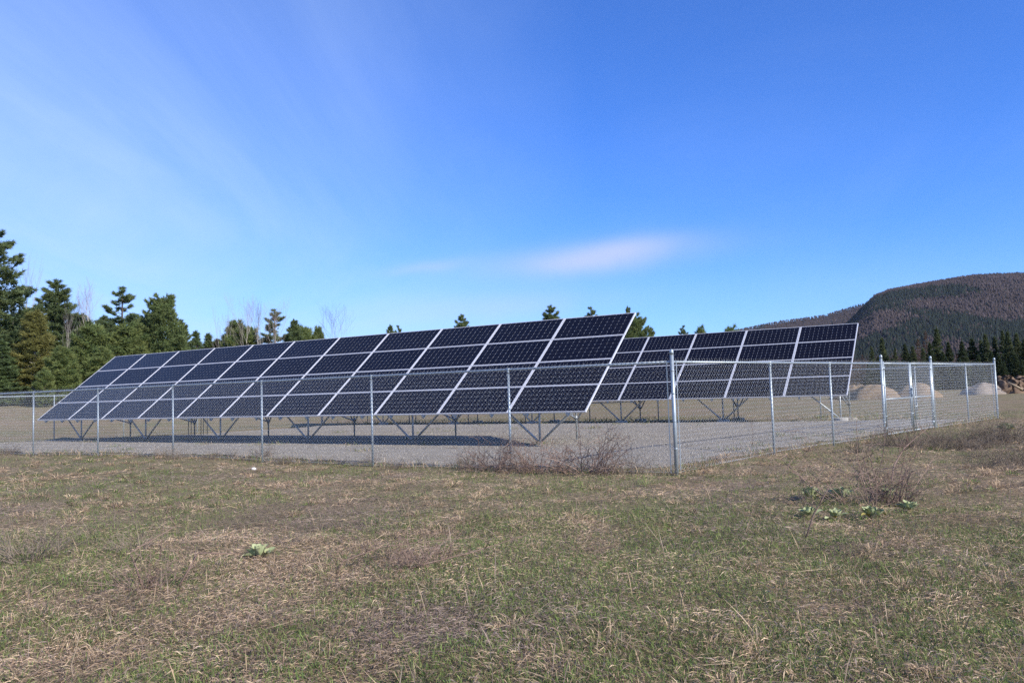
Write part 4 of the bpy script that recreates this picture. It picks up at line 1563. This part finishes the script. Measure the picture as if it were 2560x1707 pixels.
# ------------------------------------------------------------------ grass
def grass():
    rng = np.random.default_rng(12)

    def scatter(n, r0, r1, a0=-0.86, a1=0.86, p=1.0):
        """p=1: equal numbers per unit of distance (density falls off with range)"""
        u = rng.random(n)
        r = r0 * (r1 / r0) ** u if p == 0 else r0 + (r1 - r0) * u ** p
        a = a0 + (a1 - a0) * rng.random(n)
        return r * np.sin(a) + 2.6 * (2 * rng.random(n) - 1), r * np.cos(a), r

    def blades(x, y, L, W, el, az, col, bend, z0=None, far=False):
        n = len(x)
        z = hz(x, y) + (0 if z0 is None else z0)
        P0 = np.stack([x, y, z], -1)
        dh = np.stack([np.cos(az), np.sin(az), 0 * az], -1)
        d0 = dh * np.cos(el)[:, None] + np.array([0, 0, 1.0]) * np.sin(el)[:, None]
        e2 = el - bend
        d1 = dh * np.cos(e2)[:, None] + np.array([0, 0, 1.0]) * np.sin(e2)[:, None]
        P1 = P0 + d0 * (0.55 * L)[:, None]
        P2 = P1 + d1 * (0.45 * L)[:, None]
        g = hz(P2[:, 0], P2[:, 1])
        P2[:, 2] = np.maximum(P2[:, 2], g + 0.004)
        S = np.stack([-np.sin(az), np.cos(az), 0.6 * rng.normal(size=n)], -1)
        S /= np.linalg.norm(S, axis=1, keepdims=True)
        S *= (W * 0.5)[:, None]
        if far:                                   # beyond a few metres one sliver is enough
            V = np.stack([P0 - S, P0 + S, P2], 1)
            return V.reshape(-1, 3), np.arange(3 * n).reshape(-1, 3), np.repeat(col, 3, 0)
        V = np.stack([P0, P1 + S * 1.2, P2, P1 - S * 1.2], 1)
        T = np.array([(0, 1, 3), (1, 2, 3)])
        Fc = (T[None] + 4 * np.arange(n)[:, None, None]).reshape(-1, 3)
        return V.reshape(-1, 3), Fc, np.repeat(col, 4, 0)

    def patch(x, y):
        """0 straw .. 1 green"""
        g = 0.55 * fbm(x * 0.45 + 9, y * 0.45 + 2, 3) + 0.45 * fbm(x * 1.6 + 3, y * 1.6 + 8, 3)
        return sstep(0.40, 0.55, g)

    def mauve(x, y):
        return sstep(0.50, 0.68, fbm(x * 0.42 + 40, y * 0.42 + 11, 4))

    def build(name, label, parts, cat):
        V = []
        F_ = []
        C = []
        o = 0
        for v, f, c in parts:
            V.append(v)
            F_.append(f + o)
            C.append(c)
            o += len(v)
        me = np_mesh(name, np.vstack(V), np.vstack(F_), M_blade, np.vstack(C))
        tag(obj(name, me), label, cat, kind='stuff')

    def field(x, y, soft=0.25):
        d = polydist(x, y, PAD)
        return d < soft * (fbm(x * 1.3, y * 1.3, 3) * 2 - 1.0) + 0.05

    straw = np.array([(0.54, 0.405, 0.265), (0.47, 0.345, 0.225), (0.38, 0.275, 0.185), (0.60, 0.465, 0.315), (0.27, 0.192, 0.135)])
    grey = np.array([(0.30, 0.228, 0.185), (0.21, 0.16, 0.132), (0.39, 0.305, 0.25)])
    green = np.array([(0.145, 0.205, 0.062), (0.19, 0.24, 0.078), (0.12, 0.185, 0.066), (0.235, 0.265, 0.098)])

    dead = []
    live = []
    for (n, r0, r1, wmul, lmul) in [(330000, 2.6, 9.0, 1.0, 0.56), (150000, 8.5, 17, 1.6, 0.78), (80000, 16, 38, 2.9, 1.1)]:
        # matted dead grass
        x, y, r = scatter(n, r0, r1)
        pg = patch(x, y)
        k = field(x, y) & (rng.random(n) < 1.0 - 0.45 * pg)
        x, y, r = x[k], y[k], r[k]
        m = len(x)
        mv = mauve(x, y)
        col = straw[rng.integers(0, 5, m)]
        gsel = rng.random(m) < 0.72 * mv + 0.24
        col = np.where(gsel[:, None], grey[rng.integers(0, 3, m)], col)
        tone = 0.45 + 1.15 * fbm(x * 2.3 + 5, y * 2.3, 3)
        col = col * (tone * (0.75 + 0.5 * rng.random(m)))[:, None]
        L = (0.05 + 0.13 * rng.random(m) ** 1.6) * lmul
        W = (0.0022 + 0.0030 * rng.random(m)) * wmul
        flow = 6.28 * fbm(x * 0.5 + 70, y * 0.5, 2) * 1.5
        az = np.where(rng.random(m) < 0.55, flow + rng.normal(size=m) * 0.6, rng.random(m) * 6.283)
        el = np.abs(rng.normal(size=m)) * 0.28 + 0.03
        dead.append(blades(x, y, L, W, el, az, col, 0.25 + 0.5 * rng.random(m), 0.035 * rng.random(m) ** 1.5 * (0.5 + fbm(x * 1.5, y * 1.5, 2)), far=r0 > 5))
        # new green blades
        n2 = int(n * 0.85)
        x, y, r = scatter(n2, r0, r1)
        pg = patch(x, y)
        k = field(x, y) & (rng.random(n2) < 0.16 + 0.84 * pg)
        x, y, r = x[k], y[k], r[k]
        m = len(x)
        col = green[rng.integers(0, 4, m)] * (0.65 + 0.65 * rng.random(m))[:, None]
        L = (0.03 + 0.065 * rng.random(m) ** 1.5) * lmul ** 0.5
        W = (0.0024 + 0.0026 * rng.random(m)) * wmul
        live.append(blades(x, y, L, W, 0.55 + 0.8 * rng.random(m), rng.random(m) * 6.283, col, 0.5 * rng.random(m), far=r0 > 5))
    # tussocks: mounds of straw leaning outward, some with a green heart
    nc = 1500
    cx, cy, cr = scatter(nc, 3.0, 22)
    k = field(cx, cy, 0.0) & (fbm(cx * 0.7 + 20, cy * 0.7, 3) > 0.40)
    cx, cy, cr = cx[k], cy[k], cr[k]
    nc = len(cx)
    nbl = 70
    sz = np.repeat(0.05 + 0.11 * rng.random(nc) ** 1.5, nbl)
    az = rng.random(nc * nbl) * 6.283
    rr_ = sz * rng.random(nc * nbl) ** 0.5 * 0.8
    x = np.repeat(cx, nbl) + rr_ * np.cos(az)
    y = np.repeat(cy, nbl) + rr_ * np.sin(az)
    m = len(x)
    wm = np.repeat(np.clip(cr / 7, 1, 2.6), nbl)
    tonec = np.repeat(0.75 + 0.5 * rng.random(nc), nbl)
    isg = np.repeat(rng.random(nc) < 0.33, nbl) & (rng.random(m) < 0.7)
    col = np.where(isg[:, None], green[rng.integers(0, 4, m)], straw[rng.integers(0, 5, m)]) * (tonec * (0.75 + 0.5 * rng.random(m)))[:, None]
    dead.append(blades(x, y, (0.5 + 0.9 * rng.random(m)) * (0.05 + 0.55 * sz), 0.0030 * wm * (0.7 + 0.6 * rng.random(m)), 1.25 - 0.9 * rr_ / sz + 0.25 * rng.normal(size=m), az + 0.5 * rng.normal(size=m), col,
                       0.5 + 0.9 * rng.random(m)))
    # standing dead stalks
    n = 5200
    x, y, r = scatter(n, 3.0, 24)
    k = field(x, y)
    x, y = x[k], y[k]
    m = len(x)
    col = np.where((rng.random(m) < 0.5)[:, None], straw[rng.integers(0, 5, m)], grey[rng.integers(0, 3, m)]) * (0.7 + 0.4 * rng.random(m))[:, None]
    dead.append(blades(x, y, 0.12 + 0.22 * rng.random(m) ** 2.5, 0.0028 + 0.002 * rng.random(m), 0.5 + 0.9 * rng.random(m), rng.random(m) * 6.283, col, 0.3 * rng.random(m)))
    # long straws lying about
    n = 420
    x, y, r = scatter(n, 2.8, 12)
    k = field(x, y)
    x, y = x[k], y[k]
    m = len(x)
    dead.append(blades(x, y, 0.18 + 0.25 * rng.random(m), np.full(m, 0.0030), 0.05 + 0.12 * rng.random(m), rng.random(m) * 6.283,
                       straw[rng.integers(0, 5, m)] * (0.85 + 0.4 * rng.random(m))[:, None], 0.10 * rng.random(m), 0.03 + 0.03 * rng.random(m)))
    # tufts along the fence feet, in and out
    for (A, Bv, L0, nt) in ((CORNER, D1, 26, 2600), (CORNER, D2, 18, 2800)):
        s = rng.random(nt) * L0
        q = rng.normal(size=nt) * 0.16
        nrm = np.array([-Bv[1], Bv[0]])
        x = A[0] + s * Bv[0] + q * nrm[0]
        y = A[1] + s * Bv[1] + q * nrm[1]
        keep = fbm(s * 0.9 + A[0], s * 0 + 3.3 * Bv[0], 3) > 0.42
        x, y = x[keep], y[keep]
        m = len(x)
        g = rng.random(m) < 0.3
        col = np.where(g[:, None], green[rng.integers(0, 4, m)], straw[rng.integers(0, 5, m)]) * (0.7 + 0.5 * rng.random(m))[:, None]
        dead.append(blades(x, y, 0.10 + 0.20 * rng.random(m) ** 1.6, np.full(m, 0.007), 0.6 + 0.8 * rng.random(m), rng.random(m) * 6.283, col, 0.8 * rng.random(m)))
    # sparse weeds on the gravel and in the shade behind the far array
    n = 5000
    s = rng.random(n) * 26 - 2
    q = 0.2 + 3.2 * rng.random(n)
    u = np.array([-math.cos(0.5439), math.sin(0.5439)])
    v = np.array([math.sin(0.5439), math.cos(0.5439)])
    x = 10.566 + s * u[0] + q * v[0]
    y = 25.426 + s * u[1] + q * v[1]
    keep = (rng.random(n) < sstep(0.3, 1.6, q)) & (fbm(x * 0.8, y * 0.8, 3) > 0.45)
    x, y = x[keep], y[keep]
    m = len(x)
    col = np.where((rng.random(m) < 0.45)[:, None], green[rng.integers(0, 4, m)], straw[rng.integers(0, 5, m)]) * (0.6 + 0.5 * rng.random(m))[:, None]
    live.append(blades(x, y, 0.12 + 0.25 * rng.random(m), np.full(m, 0.014), 0.6 + 0.8 * rng.random(m), rng.random(m) * 6.283, col, 0.7 * rng.random(m)))
    # scattered tufts that came up through the crushed stone
    tx = np.concatenate([rng.uniform(-18, 12, 60), [0.5, 0.7, 4.4, 5.2, 6.6, 7.4, 8.8]])
    ty = np.concatenate([rng.uniform(14.5, 31, 60), [18.9, 19.0, 16.2, 17.2, 18.6, 19.4, 20.5]])
    k = polydist(tx, ty, PAD) > 0.1
    tx, ty = tx[k], ty[k]
    nb_ = 60
    x = np.repeat(tx, nb_) + 0.16 * rng.normal(size=len(tx) * nb_)
    y = np.repeat(ty, nb_) + 0.10 * rng.normal(size=len(tx) * nb_)
    m = len(x)
    col = np.where((rng.random(m) < 0.6)[:, None], green[rng.integers(0, 4, m)], straw[rng.integers(0, 5, m)]) * (0.6 + 0.5 * rng.random(m))[:, None]
    live.append(blades(x, y, 0.05 + 0.10 * rng.random(m), np.full(m, 0.009), 0.5 + 0.9 * rng.random(m), rng.random(m) * 6.283, col, 0.7 * rng.random(m), np.full(m, 0.01)))
    build('dead_grass', 'matted straw-coloured dead grass covering the field', dead, 'grass')
    build('green_grass', 'short fresh green grass growing in patches through the straw', live, 'grass')


grass()


# ------------------------------------------------------------------ air
def haze():
    mb = MB()
    mb.box((0, 0, 215), (3700, 3700, 225))
    m = bpy.data.materials.new('clear_air')
    m.use_nodes = True
    nt = m.node_tree
    nt.nodes.clear()
    out = nn(nt, 'ShaderNodeOutputMaterial')
    v = nn(nt, 'ShaderNodeVolumePrincipled')
    v.inputs['Color'].default_value = (0.62, 0.76, 1.0, 1)
    v.inputs['Density'].default_value = 0.00002
    v.inputs['Anisotropy'].default_value = 0.0
    nt.links.new(v.outputs[0], out.inputs['Volume'])
    tag(obj('haze', mb.mesh('haze', m)), 'thin blue air between the field and the hills', 'haze', kind='stuff')


haze()
